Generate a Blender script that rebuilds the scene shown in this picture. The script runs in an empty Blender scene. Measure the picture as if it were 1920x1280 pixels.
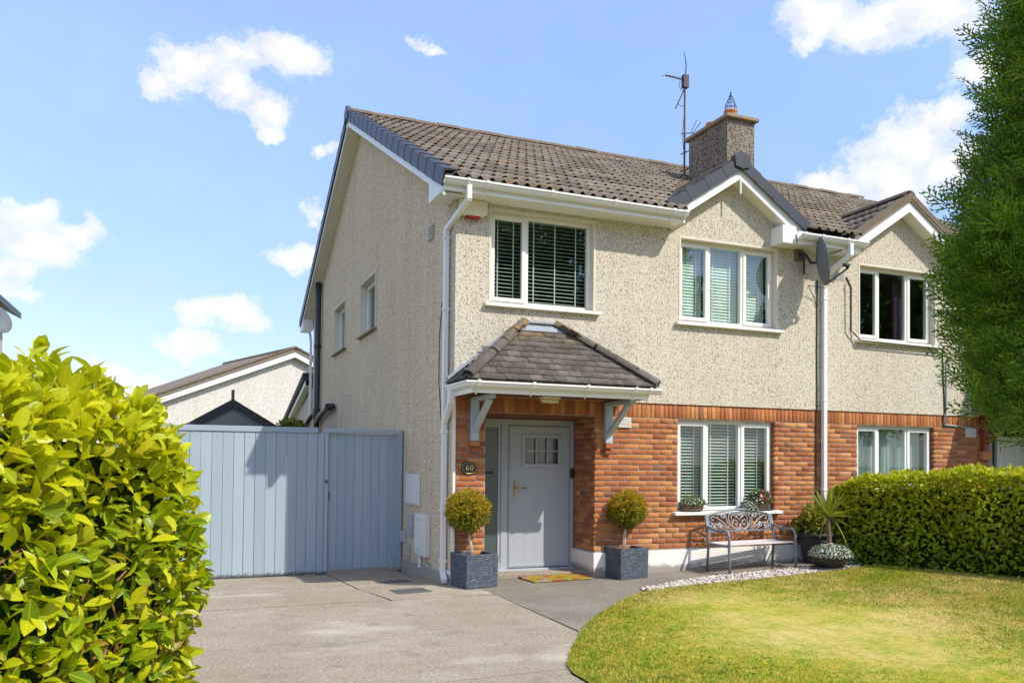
import bpy, bmesh, math, random
import numpy as np
from mathutils import Matrix, Vector
random.seed(7); rng = np.random.default_rng(11)
scn = bpy.context.scene
COL = scn.collection
R = math.radians
# ------------------------------------------------------------------ camera
F_PX = 1524.1
YAW, PITCH, ROLL = R(67.87), R(1.23), R(.56)
CAM = Vector((-3.2617, -10.0486, 1.6125))
fw = Vector((math.cos(YAW)*math.cos(PITCH), math.sin(YAW)*math.cos(PITCH), math.sin(PITCH)))
r0 = Vector((math.sin(YAW), -math.cos(YAW), 0)); u0 = r0.cross(fw)
rt = r0*math.cos(ROLL)+u0*math.sin(ROLL); up = u0*math.cos(ROLL)-r0*math.sin(ROLL)
cd = bpy.data.cameras.new('camera'); cam = bpy.data.objects.new('camera', cd); COL.objects.link(cam)
cam.matrix_world = Matrix(((rt.x, up.x, -fw.x, CAM.x), (rt.y, up.y, -fw.y, CAM.y), (rt.z, up.z, -fw.z, CAM.z), (0, 0, 0, 1)))
cd.sensor_width = 36; cd.lens = F_PX/1920*36; cd.shift_y = (829.76-640)/1920; cd.clip_end = 2000; cd.clip_start = .05
scn.camera = cam
# ------------------------------------------------------------------ node helper
class NT:
    def __init__(s, tree): s.t = tree; s.t.nodes.clear()
    def n(s, typ, ins=None, **props):
        nd = s.t.nodes.new(typ)
        for k, v in props.items(): setattr(nd, k, v)
        for k, v in (ins or {}).items():
            sock = nd.inputs[k]
            if isinstance(v, bpy.types.NodeSocket): s.t.links.new(v, sock)
            elif isinstance(v, bpy.types.Node): s.t.links.new(v.outputs[0], sock)
            else: sock.default_value = v
        return nd
    def math(s, op, a, b=0.0, clamp=False):
        nd = s.n('ShaderNodeMath', {0: a, 1: b}, operation=op, use_clamp=clamp); return nd.outputs[0]
    def mix(s, f, a, b, blend='MIX'):
        nd = s.t.nodes.new('ShaderNodeMix'); nd.data_type = 'RGBA'; nd.blend_type = blend
        for i, v in ((0, f), (6, a), (7, b)):
            if isinstance(v, bpy.types.NodeSocket): s.t.links.new(v, nd.inputs[i])
            elif isinstance(v, (int, float)): nd.inputs[i].default_value = v
            else: nd.inputs[i].default_value = tuple(v)+((1,) if len(v) == 3 else ())
        return nd.outputs[2]
    def ramp(s, f, stops, interp='LINEAR'):
        nd = s.n('ShaderNodeValToRGB', {0: f}); cr = nd.color_ramp; cr.interpolation = interp
        while len(cr.elements) < len(stops): cr.elements.new(.5)
        for e, (p, c) in zip(cr.elements, stops):
            e.position = p; e.color = (c, c, c, 1) if isinstance(c, (int, float)) else tuple(c)+(1,)
        return nd.outputs[0]
    def noise(s, vec, scale, detail=4, rough=.55, dist=0):
        return s.n('ShaderNodeTexNoise', {'Vector': vec, 'Scale': scale, 'Detail': detail, 'Roughness': rough, 'Distortion': dist}).outputs[0]
    def obj(s): return s.n('ShaderNodeTexCoord').outputs['Object']
    def pos(s): return s.n('ShaderNodeNewGeometry').outputs['Position']
    def mapv(s, vec, scale=(1, 1, 1), rot=(0, 0, 0), loc=(0, 0, 0)):
        return s.n('ShaderNodeMapping', {'Vector': vec, 'Scale': scale, 'Rotation': rot, 'Location': loc}).outputs[0]
    def rnd(s):
        a = s.n('ShaderNodeObjectInfo').outputs['Random']; b = s.n('ShaderNodeNewGeometry').outputs['Random Per Island']
        return s.math('FRACT', s.math('ADD', a, b))
    def bump(s, h, strength=.5, dist=.01):
        return s.n('ShaderNodeBump', {'Height': h, 'Strength': strength, 'Distance': dist}).outputs[0]
    def out(s, sh): s.n('ShaderNodeOutputMaterial', {0: sh})
    def pbr(s, col, rough=.6, normal=None, metal=0, spec=.5, **kw):
        ins = {'Base Color': col if isinstance(col, bpy.types.NodeSocket) else tuple(col)+(1,), 'Roughness': rough, 'Metallic': metal, 'Specular IOR Level': spec}
        if normal: ins['Normal'] = normal
        ins.update(kw)
        return s.n('ShaderNodeBsdfPrincipled', ins).outputs[0]
# ------------------------------------------------------------------ world: Nishita sky with cumulus, one sun
SUN = Vector((.7, -1, 1.25)).normalized()
w = bpy.data.worlds.new('World'); scn.world = w; w.use_nodes = True; w.cycles.sampling_method = 'MANUAL'; w.cycles.sample_map_resolution = 512
t = NT(w.node_tree)
sky = t.n('ShaderNodeTexSky', sky_type='NISHITA', sun_disc=False, sun_elevation=math.asin(SUN.z), sun_rotation=math.atan2(SUN.x, SUN.y), altitude=50, air_density=1.0, dust_density=.35, ozone_density=2.2)
d = t.n('ShaderNodeTexCoord').outputs['Generated']
wn = t.n('ShaderNodeTexNoise', {'Vector': d, 'Scale': 13, 'Detail': 6, 'Roughness': .62})
warp = t.n('ShaderNodeVectorMath', {0: wn.outputs['Color'], 1: (.5, .5, .5)}, operation='SUBTRACT').outputs[0]
dw = t.n('ShaderNodeVectorMath', {0: warp, 1: (.085,)*3, 2: d}, operation='MULTIPLY_ADD').outputs[0]
def pix(u, v): return (rt*((u-960)/F_PX)-up*((v-829.76)/F_PX)+fw).normalized()
blobs = [(pix(u, v), a/F_PX) for u, v, a in [(300, 138, 52), (365, 122, 70), (440, 118, 80), (520, 108, 88), (570, 118, 50), (430, 168, 72), (508, 205, 58), (512, 240, 34), (795, 74, 26), (818, 84, 24),
         (30, 400, 70), (60, 455, 86), (140, 432, 60), (20, 500, 60), (30, 543, 40), (70, 543, 34), (390, 588, 60), (450, 594, 68), (300, 632, 42), (345, 632, 52), (388, 634, 40), (545, 488, 54), (590, 480, 50), (600, 395, 44), (625, 290, 28),
         (1560, 20, 84), (1640, 30, 100), (1740, 20, 110), (1530, 60, 40), (1760, 225, 80), (1700, 265, 92), (1780, 320, 110), (1660, 330, 90), (1570, 352, 80), (1520, 365, 46), (200, 700, 50), (300, 720, 46), (1830, 120, 60)]]
dq = t.n('ShaderNodeVectorMath', {0: dw, 1: (1, 1, 1.75)}, operation='MULTIPLY').outputs[0]
acc = None
for c, a in blobs:
    e = t.math('MULTIPLY', t.n('ShaderNodeVectorMath', {0: dq, 1: (c.x, c.y, c.z*1.75)}, operation='DISTANCE').outputs['Value'], 1/a)
    acc = e if acc is None else t.n('ShaderNodeMath', {0: acc, 1: e, 2: .2}, operation='SMOOTH_MIN').outputs[0]
# cumulus over the unseen rest of the sky, thickened to fill the shade
away = t.n('ShaderNodeVectorMath', {0: d, 1: tuple(fw)}, operation='DOT_PRODUCT').outputs['Value']
rest = t.ramp(t.noise(t.mapv(d, (1, 1, 1.8)), 3.4, 3, .5), [(.44, 2.0), (.56, .4)])
acc = t.math('MINIMUM', acc, t.math('ADD', rest, t.ramp(away, [(.62, 0.0), (.78, 3.0)])))
fine = t.noise(t.mapv(d, (1, 1, 1.4)), 22, 8, .68)
fld = t.math('ADD', acc, t.math('MULTIPLY', t.math('SUBTRACT', fine, .5), 1.5))
mask = t.ramp(fld, [(.18, 1.0), (.60, .66), (.82, .22), (1.12, 0.0)], 'EASE')
veil = t.math('MULTIPLY', t.ramp(t.noise(t.mapv(d, (1, 1, 1.6)), 2.2, 3, .5), [(.35, .05), (.85, .20)]), 1)
mask = t.math('MAXIMUM', mask, veil)
shade = t.ramp(t.noise(t.mapv(d, (1, 1, 1.5)), 16, 5, .6), [(.3, .80), (.65, 1.0)])
sep = t.n('ShaderNodeSeparateXYZ', {0: d}).outputs['Z']
skc = t.mix(1.0, sky.outputs[0], t.ramp(sep, [(0, (.46, .43, .48)), (.10, (.51, .48, .56)), (.22, (.61, .60, .70)), (.42, (.84, .85, .94)), (.70, (1.0, 1.0, 1.03))]), 'MULTIPLY')
ccol = t.mix(1.0, (3.3, 3.3, 3.4), shade, 'MULTIPLY')
fin = t.mix(mask, skc, ccol)
bg = t.n('ShaderNodeBackground', {'Color': fin, 'Strength': .15})
t.n('ShaderNodeOutputWorld', {0: bg})
sl = bpy.data.lights.new('sun', 'SUN'); so = bpy.data.objects.new('sun', sl); COL.objects.link(so)
sl.energy = 2.1; sl.angle = R(.53); sl.color = (1, .94, .83); so.rotation_euler = SUN.to_track_quat('Z', 'Y').to_euler(); so.location = (6, -8, 14)
vs = scn.view_settings; vs.view_transform = 'Standard'; vs.look = 'None'; vs.gamma = 1; vs.use_curve_mapping = False; vs.exposure = 1.2
scn.display_settings.display_device = 'sRGB'

# ------------------------------------------------------------------ materials
MATS = {}
def material(name):
    def deco(fn):
        m = bpy.data.materials.new(name); m.use_nodes = True; fn(NT(m.node_tree)); MATS[name] = m
        return fn
    return deco
def simple(name, col, rough=.5, metal=0, var=.12, scale=6, spec=.5, bump=0, bscale=60):
    m = bpy.data.materials.new(name); m.use_nodes = True; t = NT(m.node_tree); p = t.pos()
    n = t.noise(p, scale, 5); c = t.mix(n, [x*(1-var) for x in col], [min(1, x*(1+var)) for x in col])
    nm = t.bump(t.noise(p, bscale, 3), bump, .004) if bump else None
    t.out(t.pbr(c, rough, nm, metal, spec)); MATS[name] = m
def dash(name, base, pale, dark, dk, scale, dirt):
    m = bpy.data.materials.new(name); m.use_nodes = True; t = NT(m.node_tree); p = t.pos()
    v = t.n('ShaderNodeTexVoronoi', {'Vector': p, 'Scale': scale, 'Randomness': 1.0})
    sx = t.n('ShaderNodeSeparateColor', {0: v.outputs['Color']})
    c = t.ramp(sx.outputs[0], [(0, base), (.45, pale), (1-dk-.02, base), (1-dk+.04, dark), (1, [x*.5 for x in dark])])
    c = t.mix(t.math('MULTIPLY', sx.outputs[1], .35), c, [min(1, x*1.12) for x in pale])
    edge = t.ramp(v.outputs['Distance'], [(.35, 1.0), (.75, .62)])
    c = t.mix(1, c, edge, 'MULTIPLY')
    big = t.ramp(t.noise(t.mapv(p, (1, 1, .45)), .9, 6, .6), [(.3, 0.0), (.8, 1.0)])
    c = t.mix(t.math('MULTIPLY', big, dirt), c, (.46, .37, .25), 'MULTIPLY')
    streak = t.ramp(t.noise(t.mapv(p, (3.2, 3.2, .12)), 1.6, 5), [(.52, 0.0), (.8, 1.0)])
    c = t.mix(t.math('MULTIPLY', streak, dirt*1.1), c, (.5, .43, .34), 'MULTIPLY')
    h = t.math('SUBTRACT', 1, v.outputs['Distance'])
    t.out(t.pbr(c, .9, t.bump(h, .75, .008), spec=.2)); MATS[name] = m
dash('pebbledash', (.66, .575, .445), (.80, .73, .60), (.27, .215, .16), .15, 80, .22)
dash('gable_dash', (.78, .62, .43), (.90, .76, .56), (.31, .225, .15), .15, 80, .24)  # warmer weathered dash, also lightened in colour to lift the shaded gable
dash('chimney_dash', (.26, .22, .175), (.40, .35, .285), (.075, .062, .052), .26, 46, .5)
dash('far_dash', (.70, .66, .58), (.82, .78, .70), (.42, .39, .34), .10, 40, .15)
@material('brick')
def _(t):
    r = t.rnd(); p = t.pos()
    c = t.ramp(r, [(0, (.26, .068, .028)), (.22, (.33, .092, .032)), (.45, (.39, .122, .04)), (.65, (.44, .155, .048)), (.82, (.50, .205, .062)), (.93, (.56, .27, .095)), (.96, (.30, .09, .04)), (1, (.14, .075, .055))])
    n = t.noise(p, 22, 5, .65); c = t.mix(t.ramp(n, [(.45, 0.0), (.75, .75)]), c, (.23, .07, .035))
    n2 = t.noise(t.mapv(p, (60, 60, 140)), 1, 4); c = t.mix(t.math('MULTIPLY', n2, .2), c, (.62, .33, .12))
    t.out(t.pbr(c, .85, t.bump(t.noise(t.mapv(p, (40, 40, 90)), 1, 4), .7, .006), spec=.25))
@material('mortar')
def _(t):
    p = t.pos(); c = t.mix(t.noise(p, 30, 5), (.24, .21, .19), (.42, .385, .35)); t.out(t.pbr(c, .95, t.bump(t.noise(p, 140, 3), .5, .004), spec=.1))
@material('plinth')
def _(t):
    p = t.pos(); z = t.n('ShaderNodeSeparateXYZ', {0: p}).outputs['Z']
    g = t.math('ADD', z, t.math('MULTIPLY', t.noise(p, 7, 6, .65), -.20)); f = t.ramp(g, [(.0, 1.0), (.06, 0.0)])
    c = t.mix(t.noise(p, 4, 5), (.72, .69, .64), (.84, .82, .78)); c = t.mix(t.math('MULTIPLY', f, .8), c, (.22, .19, .15))
    t.out(t.pbr(c, .8, t.bump(t.noise(p, 40, 4), .3, .006), spec=.25))
simple('reveal', (.66, .60, .49), .8, var=.12, scale=3, bump=.2)
simple('upvc', (.80, .79, .76), .35, var=.04, scale=2)
simple('window_upvc', (.81, .79, .73), .3, var=.05, scale=3)
simple('sill_paint', (.78, .75, .69), .6, var=.10, scale=7, bump=.2)
@material('soffit')
def _(t):
    p = t.pos(); w_ = t.n('ShaderNodeTexWave', {'Vector': p, 'Scale': 1.6, 'Distortion': 0}, bands_direction='Y').outputs[1]
    c = t.mix(t.noise(p, 3), (.70, .66, .58), (.80, .77, .70)); t.out(t.pbr(c, .5, t.bump(t.ramp(w_, [(.0, 0.0), (.08, 1.0)]), .4, .006)))
@material('roof_tile')
def _(t):
    p = t.pos(); r = t.rnd()
    c = t.ramp(r, [(0, (.175, .14, .105)), (.5, (.24, .195, .15)), (1, (.31, .26, .205))])
    c = t.mix(t.ramp(t.noise(p, 14, 6, .7), [(.42, 0.0), (.72, .8)]), c, (.095, .078, .062))
    c = t.mix(t.ramp(t.noise(p, 26, 4, .7), [(.62, 0.0), (.7, .7)]), c, (.42, .40, .34))
    lich = t.math('MULTIPLY', t.ramp(t.noise(p, 1.1, 4, .6), [(.56, 0.0), (.7, 1.0)]), t.ramp(t.noise(p, 18, 5, .7), [(.5, 0.0), (.6, 1.0)]))
    c = t.mix(lich, c, (.42, .22, .035))
    t.out(t.pbr(c, .92, t.bump(t.noise(p, 60, 4), .5, .006), spec=.15))
@material('ridge_tile')
def _(t):
    p = t.pos(); c = t.mix(t.noise(p, 9, 6, .7), (.10, .075, .055), (.26, .20, .15))
    c = t.mix(t.ramp(t.noise(p, 8, 6, .75), [(.58, 0.0), (.68, .8)]), c, (.36, .20, .04)); c = t.mix(t.ramp(t.noise(p, 21, 4, .7), [(.6, 0.0), (.7, .8)]), c, (.42, .38, .3))
    t.out(t.pbr(c, .95, t.bump(t.noise(p, 40, 4), .6, .01), spec=.15))
@material('canopy_tile')
def _(t):
    p = t.pos(); r = t.rnd()
    c = t.ramp(r, [(0, (.095, .08, .068)), (.6, (.135, .115, .10)), (1, (.185, .16, .135))]); c = t.mix(t.ramp(t.noise(p, 11, 6, .7), [(.45, 0.0), (.75, .7)]), c, (.06, .052, .045))
    c = t.mix(t.ramp(t.noise(p, 34, 3, .6), [(.66, 0.0), (.71, .8)]), c, (.5, .48, .43))
    z = t.n('ShaderNodeSeparateXYZ', {0: p}).outputs['Z']; lf = t.math('MULTIPLY', t.ramp(t.noise(p, 6, 5, .7), [(.45, 0.0), (.62, .8)]), t.ramp(t.math('SUBTRACT', z, 2.6), [(.5, 0.0), (.75, 1.0)]))
    c = t.mix(lf, c, (.30, .19, .06)); t.out(t.pbr(c, .9, t.bump(t.noise(p, 70, 4), .5, .004), spec=.2))
simple('verge_plastic', (.042, .046, .055), .45, var=.15, scale=9, spec=.4)
simple('lead', (.33, .37, .42), .5, metal=.2, var=.25, scale=9, bump=.3)
simple('terracotta', (.52, .20, .075), .85, var=.25, scale=20, bump=.3)
@material('cap_concrete')
def _(t):
    p = t.pos(); c = t.mix(t.noise(p, 12, 6, .7), (.16, .13, .10), (.36, .31, .25)); c = t.mix(t.ramp(t.noise(p, 9, 5, .7), [(.5, 0.0), (.6, .9)]), c, (.42, .23, .03)); t.out(t.pbr(c, .95))
simple('wire', (.05, .05, .055), .6, metal=.3, var=.2)
simple('rust', (.17, .10, .07), .8, var=.35, scale=18)
simple('black_plastic', (.022, .023, .026), .4, var=.2)
simple('soil_pipe', (.040, .042, .048), .38, var=.2, scale=4)
simple('door_paint', (.385, .415, .455), .38, var=.03, scale=2)
simple('bracket_paint', (.42, .48, .54), .5, var=.1, scale=8)
simple('red_timber', (.16, .045, .022), .7, var=.25, scale=7)
simple('dark_red_paint', (.25, .04, .02), .5, var=.2, scale=7)
@material('gate_paint')
def _(t):
    p = t.pos(); r = t.rnd(); c = t.ramp(r, [(0, (.30, .375, .425)), (1, (.36, .43, .48))])
    c = t.mix(t.ramp(t.noise(t.mapv(p, (26, 26, 1.2)), 1, 5, .6), [(.5, 0.0), (.8, .45)]), c, (.27, .33, .38))
    z = t.n('ShaderNodeSeparateXYZ', {0: p}).outputs['Z']; f = t.ramp(t.math('ADD', z, t.math('MULTIPLY', t.noise(p, 34, 4, .7), -.16)), [(.0, 1.0), (.02, 0.0)])
    f = t.ramp(t.math('SUBTRACT', z, t.math('SUBTRACT', t.math('MULTIPLY', t.noise(p, 38, 4, .7), .16), .20)), [(.0, 1.0), (.03, 0.0)])
    c = t.mix(t.math('MULTIPLY', f, .8), c, (.05, .045, .04)); c = t.mix(t.ramp(t.noise(p, 30, 2, .5), [(.74, 0.0), (.77, .8)]), c, (.10, .10, .10))
    t.out(t.pbr(c, .6, t.bump(t.noise(t.mapv(p, (60, 60, 3)), 1, 4), .35, .004), spec=.3))
@material('concrete')
def _(t):
    p = t.pos(); ob = t.n('ShaderNodeObjectInfo').outputs['Random']
    c = t.mix(t.ramp(t.noise(p, .75, 7, .62), [(.3, 0.0), (.7, 1.0)]), (.40, .31, .205), (.58, .485, .365))
    c = t.mix(t.ramp(t.noise(t.mapv(p, (.5, 2.2, 1)), .9, 6, .6), [(.5, 0.0), (.8, .6)]), c, (.60, .55, .475))
    gm = t.noise(p, 34, 5, .8); c = t.mix(t.ramp(gm, [(.40, .6), (.54, 0.0)]), c, (.21, .175, .14)); c = t.mix(t.ramp(gm, [(.52, 0.0), (.64, .55)]), c, (.68, .63, .56))
    c = t.mix(t.ramp(t.noise(p, 2.3, 6, .7), [(.52, 0.0), (.75, .65)]), c, (.19, .15, .11))
    g = t.noise(p, 120, 4, .75); c = t.mix(t.ramp(g, [(.35, .55), (.65, 0.0)]), c, (.13, .115, .10)); c = t.mix(t.ramp(g, [(.58, 0.0), (.72, .5)]), c, (.62, .59, .54))
    c = t.mix(t.math('MULTIPLY', ob, .22), c, (.24, .20, .15)); chips = t.ramp(t.noise(t.mapv(p, (22, 9, 1)), 1, 3, .6), [(.68, 0.0), (.72, .7)]); c = t.mix(chips, c, (.12, .10, .085))
    spot = t.ramp(t.noise(p, 3.1, 3, .5), [(.66, 0.0), (.72, .45)]); c = t.mix(spot, c, (.15, .12, .09)); lt = t.ramp(t.noise(t.mapv(p, (.7, 1.3, 1), loc=(3, 7, 0)), .8, 5, .6), [(.55, 0.0), (.72, .55)]); c = t.mix(lt, c, (.66, .61, .53))
    t.out(t.pbr(c, .93, t.bump(t.math('ADD', t.math('ADD', g, gm), t.math('MULTIPLY', chips, -1)), .7, .008), spec=.15))
@material('path')
def _(t):
    p = t.pos(); c = t.mix(t.ramp(t.noise(p, 1.3, 6, .65), [(.3, 0.0), (.7, 1.0)]), (.25, .21, .165), (.40, .345, .28))
    gm = t.noise(p, 34, 5, .8); c = t.mix(t.ramp(gm, [(.38, .5), (.55, 0.0)]), c, (.085, .075, .066)); c = t.mix(t.ramp(gm, [(.55, 0.0), (.68, .4)]), c, (.40, .37, .33))
    g = t.noise(p, 110, 4, .75); c = t.mix(t.ramp(g, [(.35, .6), (.62, 0.0)]), c, (.07, .063, .056)); c = t.mix(t.ramp(g, [(.60, 0.0), (.75, .5)]), c, (.42, .40, .36))
    c = t.mix(t.ramp(t.noise(p, 7, 6, .7), [(.62, 0.0), (.72, .6)]), c, (.34, .31, .27))
    t.out(t.pbr(c, .92, t.bump(g, .6, .006), spec=.15))
simple('joint_dirt', (.055, .047, .036), .95, var=.4, scale=25)
simple('manhole', (.105, .105, .11), .7, metal=.2, var=.25, scale=30, bump=.5, bscale=90)
@material('earth')
def _(t):
    p = t.pos(); c = t.mix(t.noise(p, .5, 6, .6), (.09, .11, .035), (.17, .17, .06)); t.out(t.pbr(c, .95))
def lawncol(t, p, r):
    a = t.ramp(t.noise(p, .62, 6, .6), [(.40, 0.0), (.64, 1.0)]); b = t.ramp(t.math('ADD', t.math('MULTIPLY', t.noise(p, 3.6, 5, .7), .5), t.math('MULTIPLY', t.noise(p, 17, 4, .7), .5)), [(.42, 0.0), (.58, 1.0)])
    x = t.n('ShaderNodeSeparateXYZ', {0: p}).outputs['X']
    y = t.n('ShaderNodeSeparateXYZ', {0: p}).outputs['Y']
    edge = t.ramp(t.math('SUBTRACT', t.math('ADD', x, t.math('MULTIPLY', y, -.0)), .9), [(0, 1.0), (.9, 0.0)])
    dry = t.math('MULTIPLY', t.math('MULTIPLY', a, t.math('SUBTRACT', 1, t.math('MULTIPLY', edge, .8))), t.math('ADD', t.math('MULTIPLY', b, .65), .35))
    green = t.mix(r, (.14, .23, .015), (.38, .45, .035)); straw = t.mix(r, (.40, .29, .07), (.92, .74, .34))
    gold = t.mix(r, (.32, .29, .025), (.72, .58, .10))
    return t.mix(dry, t.mix(b, green, gold), straw)
@material('turf')
def _(t):
    p = t.pos(); c = lawncol(t, p, t.noise(p, 60, 3)); t.out(t.pbr(c, 1, t.bump(t.noise(p, 90, 4, .7), .8, .02), spec=.05))
@material('grass_blade')
def _(t):
    p = t.pos(); g = t.n('ShaderNodeNewGeometry').outputs['Random Per Island']; c = lawncol(t, p, g)
    tr = t.n('ShaderNodeBsdfTranslucent', {'Color': c}).outputs[0]; t.out(t.n('ShaderNodeMixShader', {0: .3, 1: t.pbr(c, .7, spec=.2), 2: tr}).outputs[0])
@material('pebble')
def _(t):
    r = t.rnd(); p = t.pos(); c = t.ramp(r, [(0, (.36, .29, .23)), (.3, (.52, .46, .39)), (.7, (.66, .61, .54)), (1, (.76, .73, .69))]); c = t.mix(t.math('MULTIPLY', t.noise(p, 40, 4), .4), c, (.36, .28, .22)); t.out(t.pbr(c, .8))
def leafmat(name, stops, rough=.35, trans=.3, vein=False, spec=.32, tip=None):
    m = bpy.data.materials.new(name); m.use_nodes = True; t = NT(m.node_tree); r = t.rnd(); p = t.pos()
    c = t.ramp(r, stops); c = t.mix(t.math('MULTIPLY', t.noise(p, 35, 3), .25), c, [x*.55 for x in stops[0][1]])
    if tip: # new growth at the top of the plant is yellower
        z = t.n('ShaderNodeSeparateXYZ', {0: p}).outputs['Z']; f = t.ramp(t.math('ADD', t.math('SUBTRACT', z, tip[0]), t.math('MULTIPLY', t.noise(p, 3, 4), tip[1])), [(0, 0.0), (tip[1], tip[2])]); c = t.mix(f, c, t.mix(r, tip[3], tip[4]))
    if vein:
        lv = t.n('ShaderNodeSeparateXYZ', {0: t.n('ShaderNodeAttribute', attribute_name='luv').outputs['Vector']}); ax_ = t.math('ABSOLUTE', lv.outputs[0])
        rib = t.ramp(ax_, [(.006, 1.0), (.022, 0.0)]); side = t.ramp(t.math('FRACT', t.math('MULTIPLY', t.math('SUBTRACT', lv.outputs[1], t.math('MULTIPLY', ax_, .55)), 9)), [(0, 1.0), (.12, 0.0)])
        c = t.mix(t.math('MULTIPLY', rib, .55), c, [min(1, x*1.5+.03) for x in stops[2][1]]); c = t.mix(t.math('MULTIPLY', side, .16), c, [x*1.2 for x in stops[2][1]])
        sp_ = t.math('MULTIPLY', t.ramp(t.noise(p, 55, 2), [(.70, 0.0), (.74, .8)]), t.ramp(t.noise(p, 6, 2), [(.5, 0.0), (.6, 1.0)])); c = t.mix(sp_, c, (.26, .13, .03))
        c = t.mix(t.math('MULTIPLY', t.ramp(lv.outputs[1], [(.82, 0.0), (1, .8)]), t.ramp(t.noise(p, 4, 2), [(.56, 0.0), (.64, 1.0)])), c, (.34, .19, .05))
    tr = t.n('ShaderNodeBsdfTranslucent', {'Color': t.mix(1, c, (1.25, 1.2, .6), 'MULTIPLY')}).outputs[0]
    t.out(t.n('ShaderNodeMixShader', {0: trans, 1: t.pbr(c, rough, spec=spec), 2: tr}).outputs[0]); MATS[name] = m
leafmat('laurel', [(0, (.10, .21, .008)), (.30, (.27, .37, .010)), (.6, (.48, .53, .012)), (.93, (.68, .66, .018)), (.96, (.35, .30, .03)), (1, (.33, .15, .03))], .33, .40, vein=True, tip=(1.45, .55, .75, (.48, .52, .012), (.72, .70, .02)))
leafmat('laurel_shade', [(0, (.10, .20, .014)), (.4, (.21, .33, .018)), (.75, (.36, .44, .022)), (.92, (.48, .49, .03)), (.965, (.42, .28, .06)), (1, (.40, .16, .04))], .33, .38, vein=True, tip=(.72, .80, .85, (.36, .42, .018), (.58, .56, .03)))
leafmat('cypress', [(0, (.035, .11, .012)), (.5, (.12, .265, .02)), (.95, (.29, .45, .035)), (1, (.28, .22, .05))], .55, .25, spec=.3)
leafmat('topiary', [(0, (.05, .11, .010)), (.4, (.14, .20, .014)), (.75, (.28, .27, .018)), (1, (.50, .33, .025))], .45, .35, tip=(.88, .30, .8, (.36, .28, .014), (.58, .40, .03)))
leafmat('shrub', [(0, (.05, .10, .012)), (.4, (.16, .20, .015)), (.8, (.34, .33, .03)), (1, (.42, .36, .10))], .4, .3)
leafmat('cordyline_leaf', [(0, (.13, .19, .02)), (.6, (.26, .30, .03)), (1, (.40, .40, .05))], .4, .3)
leafmat('alyssum_leaf', [(0, (.06, .13, .02)), (1, (.16, .24, .05))], .6, .2)
leafmat('tree_leaf', [(0, (.05, .10, .012)), (.5, (.10, .17, .02)), (1, (.18, .25, .03))], .5, .3)
leafmat('petal_white', [(0, (.72, .74, .68)), (1, (.84, .84, .82))], .6, .2)
leafmat('petal_mixed', [(0, (.75, .70, .74)), (.55, (.70, .55, .66)), (.7, (.30, .10, .22)), (1, (.10, .03, .07))], .6, .2)
leafmat('petal_red', [(0, (.55, .03, .05)), (1, (.70, .08, .10))], .6, .2)
simple('bark', (.17, .11, .07), .9, var=.4, scale=20, bump=.6)
simple('laurel_stem', (.26, .13, .055), .7, var=.4, scale=14)
simple('green_stem', (.26, .30, .04), .6, var=.3, scale=14)
simple('pale_stem', (.62, .52, .40), .8, var=.2, scale=20)
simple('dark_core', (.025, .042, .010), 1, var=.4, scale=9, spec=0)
@material('planter')
def _(t):
    p = t.pos(); h = t.noise(t.mapv(p, (22, 22, 70)), 1, 5, .7, 1.2); c = t.mix(t.ramp(h, [(.45, 0.0), (.72, 1.0)]), (.048, .058, .075), (.22, .26, .32)); t.out(t.pbr(c, .7, t.bump(h, .9, .012), spec=.3))
simple('soil', (.03, .024, .018), 1, var=.4, scale=40)
simple('pot_dark', (.036, .036, .042), .5, var=.25, scale=12)
simple('pot_brown', (.038, .030, .026), .5, var=.25, scale=12)
simple('saucer', (.10, .10, .115), .5, var=.2, scale=12)
@material('wicker')
def _(t):
    p = t.pos(); h = t.noise(t.mapv(p, (18, 18, 110)), 1, 4, .7, 2); c = t.mix(t.ramp(h, [(.35, 0.0), (.7, 1.0)]), (.055, .032, .022), (.24, .15, .10)); t.out(t.pbr(c, .8, t.bump(h, 1, .015)))
@material('bench_metal')
def _(t):
    p = t.pos(); c = t.mix(t.noise(p, 30, 5), (.11, .135, .16), (.26, .30, .335)); t.out(t.pbr(c, .5, metal=.25))
simple('bench_scroll', (.36, .38, .385), .5, metal=.15, var=.25, scale=40)
simple('bench_slat', (.60, .53, .52), .7, var=.15, scale=18)
@material('mat_fibre')
def _(t):
    p = t.pos(); n = t.n('ShaderNodeTexVoronoi', {'Vector': t.mapv(p, (9, 7, 1)), 'Scale': 1.0}); sx = t.n('ShaderNodeSeparateColor', {0: n.outputs['Color']}).outputs[0]
    c = t.ramp(sx, [(0, (.40, .15, .03)), (.25, (.50, .28, .04)), (.45, (.33, .36, .06)), (.62, (.45, .12, .05)), (.8, (.40, .30, .22)), (.95, (.10, .06, .04))], 'CONSTANT'); t.out(t.pbr(c, 1, t.bump(t.noise(p, 300, 2), 1, .01), spec=.05))
@material('glass')
def _(t):
    f = t.n('ShaderNodeFresnel', {'IOR': 1.9}).outputs[0]; g = t.n('ShaderNodeBsdfGlossy', {'Color': (.95, 1, .98, 1), 'Roughness': .015}).outputs[0]; tr = t.n('ShaderNodeBsdfTransparent', {'Color': (.84, .90, .87, 1)}).outputs[0]
    bf = t.n('ShaderNodeNewGeometry').outputs['Backfacing']; f = t.math('MULTIPLY', f, t.math('SUBTRACT', 1, bf))
    t.out(t.n('ShaderNodeMixShader', {0: f, 1: tr, 2: g}).outputs[0])
@material('frosted')
def _(t):
    t.out(t.pbr((.06, .085, .095), .18, t.bump(t.noise(t.pos(), 60, 3), .12, .004), spec=.9))
simple('dark_glass', (.05, .06, .065), .12, var=.2, spec=1)
simple('blind', (.80, .81, .77), .5, var=.03)
simple('curtain', (.62, .65, .64), .9, var=.08)
simple('purple_curtain', (.10, .03, .085), .9, var=.2)
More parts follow.
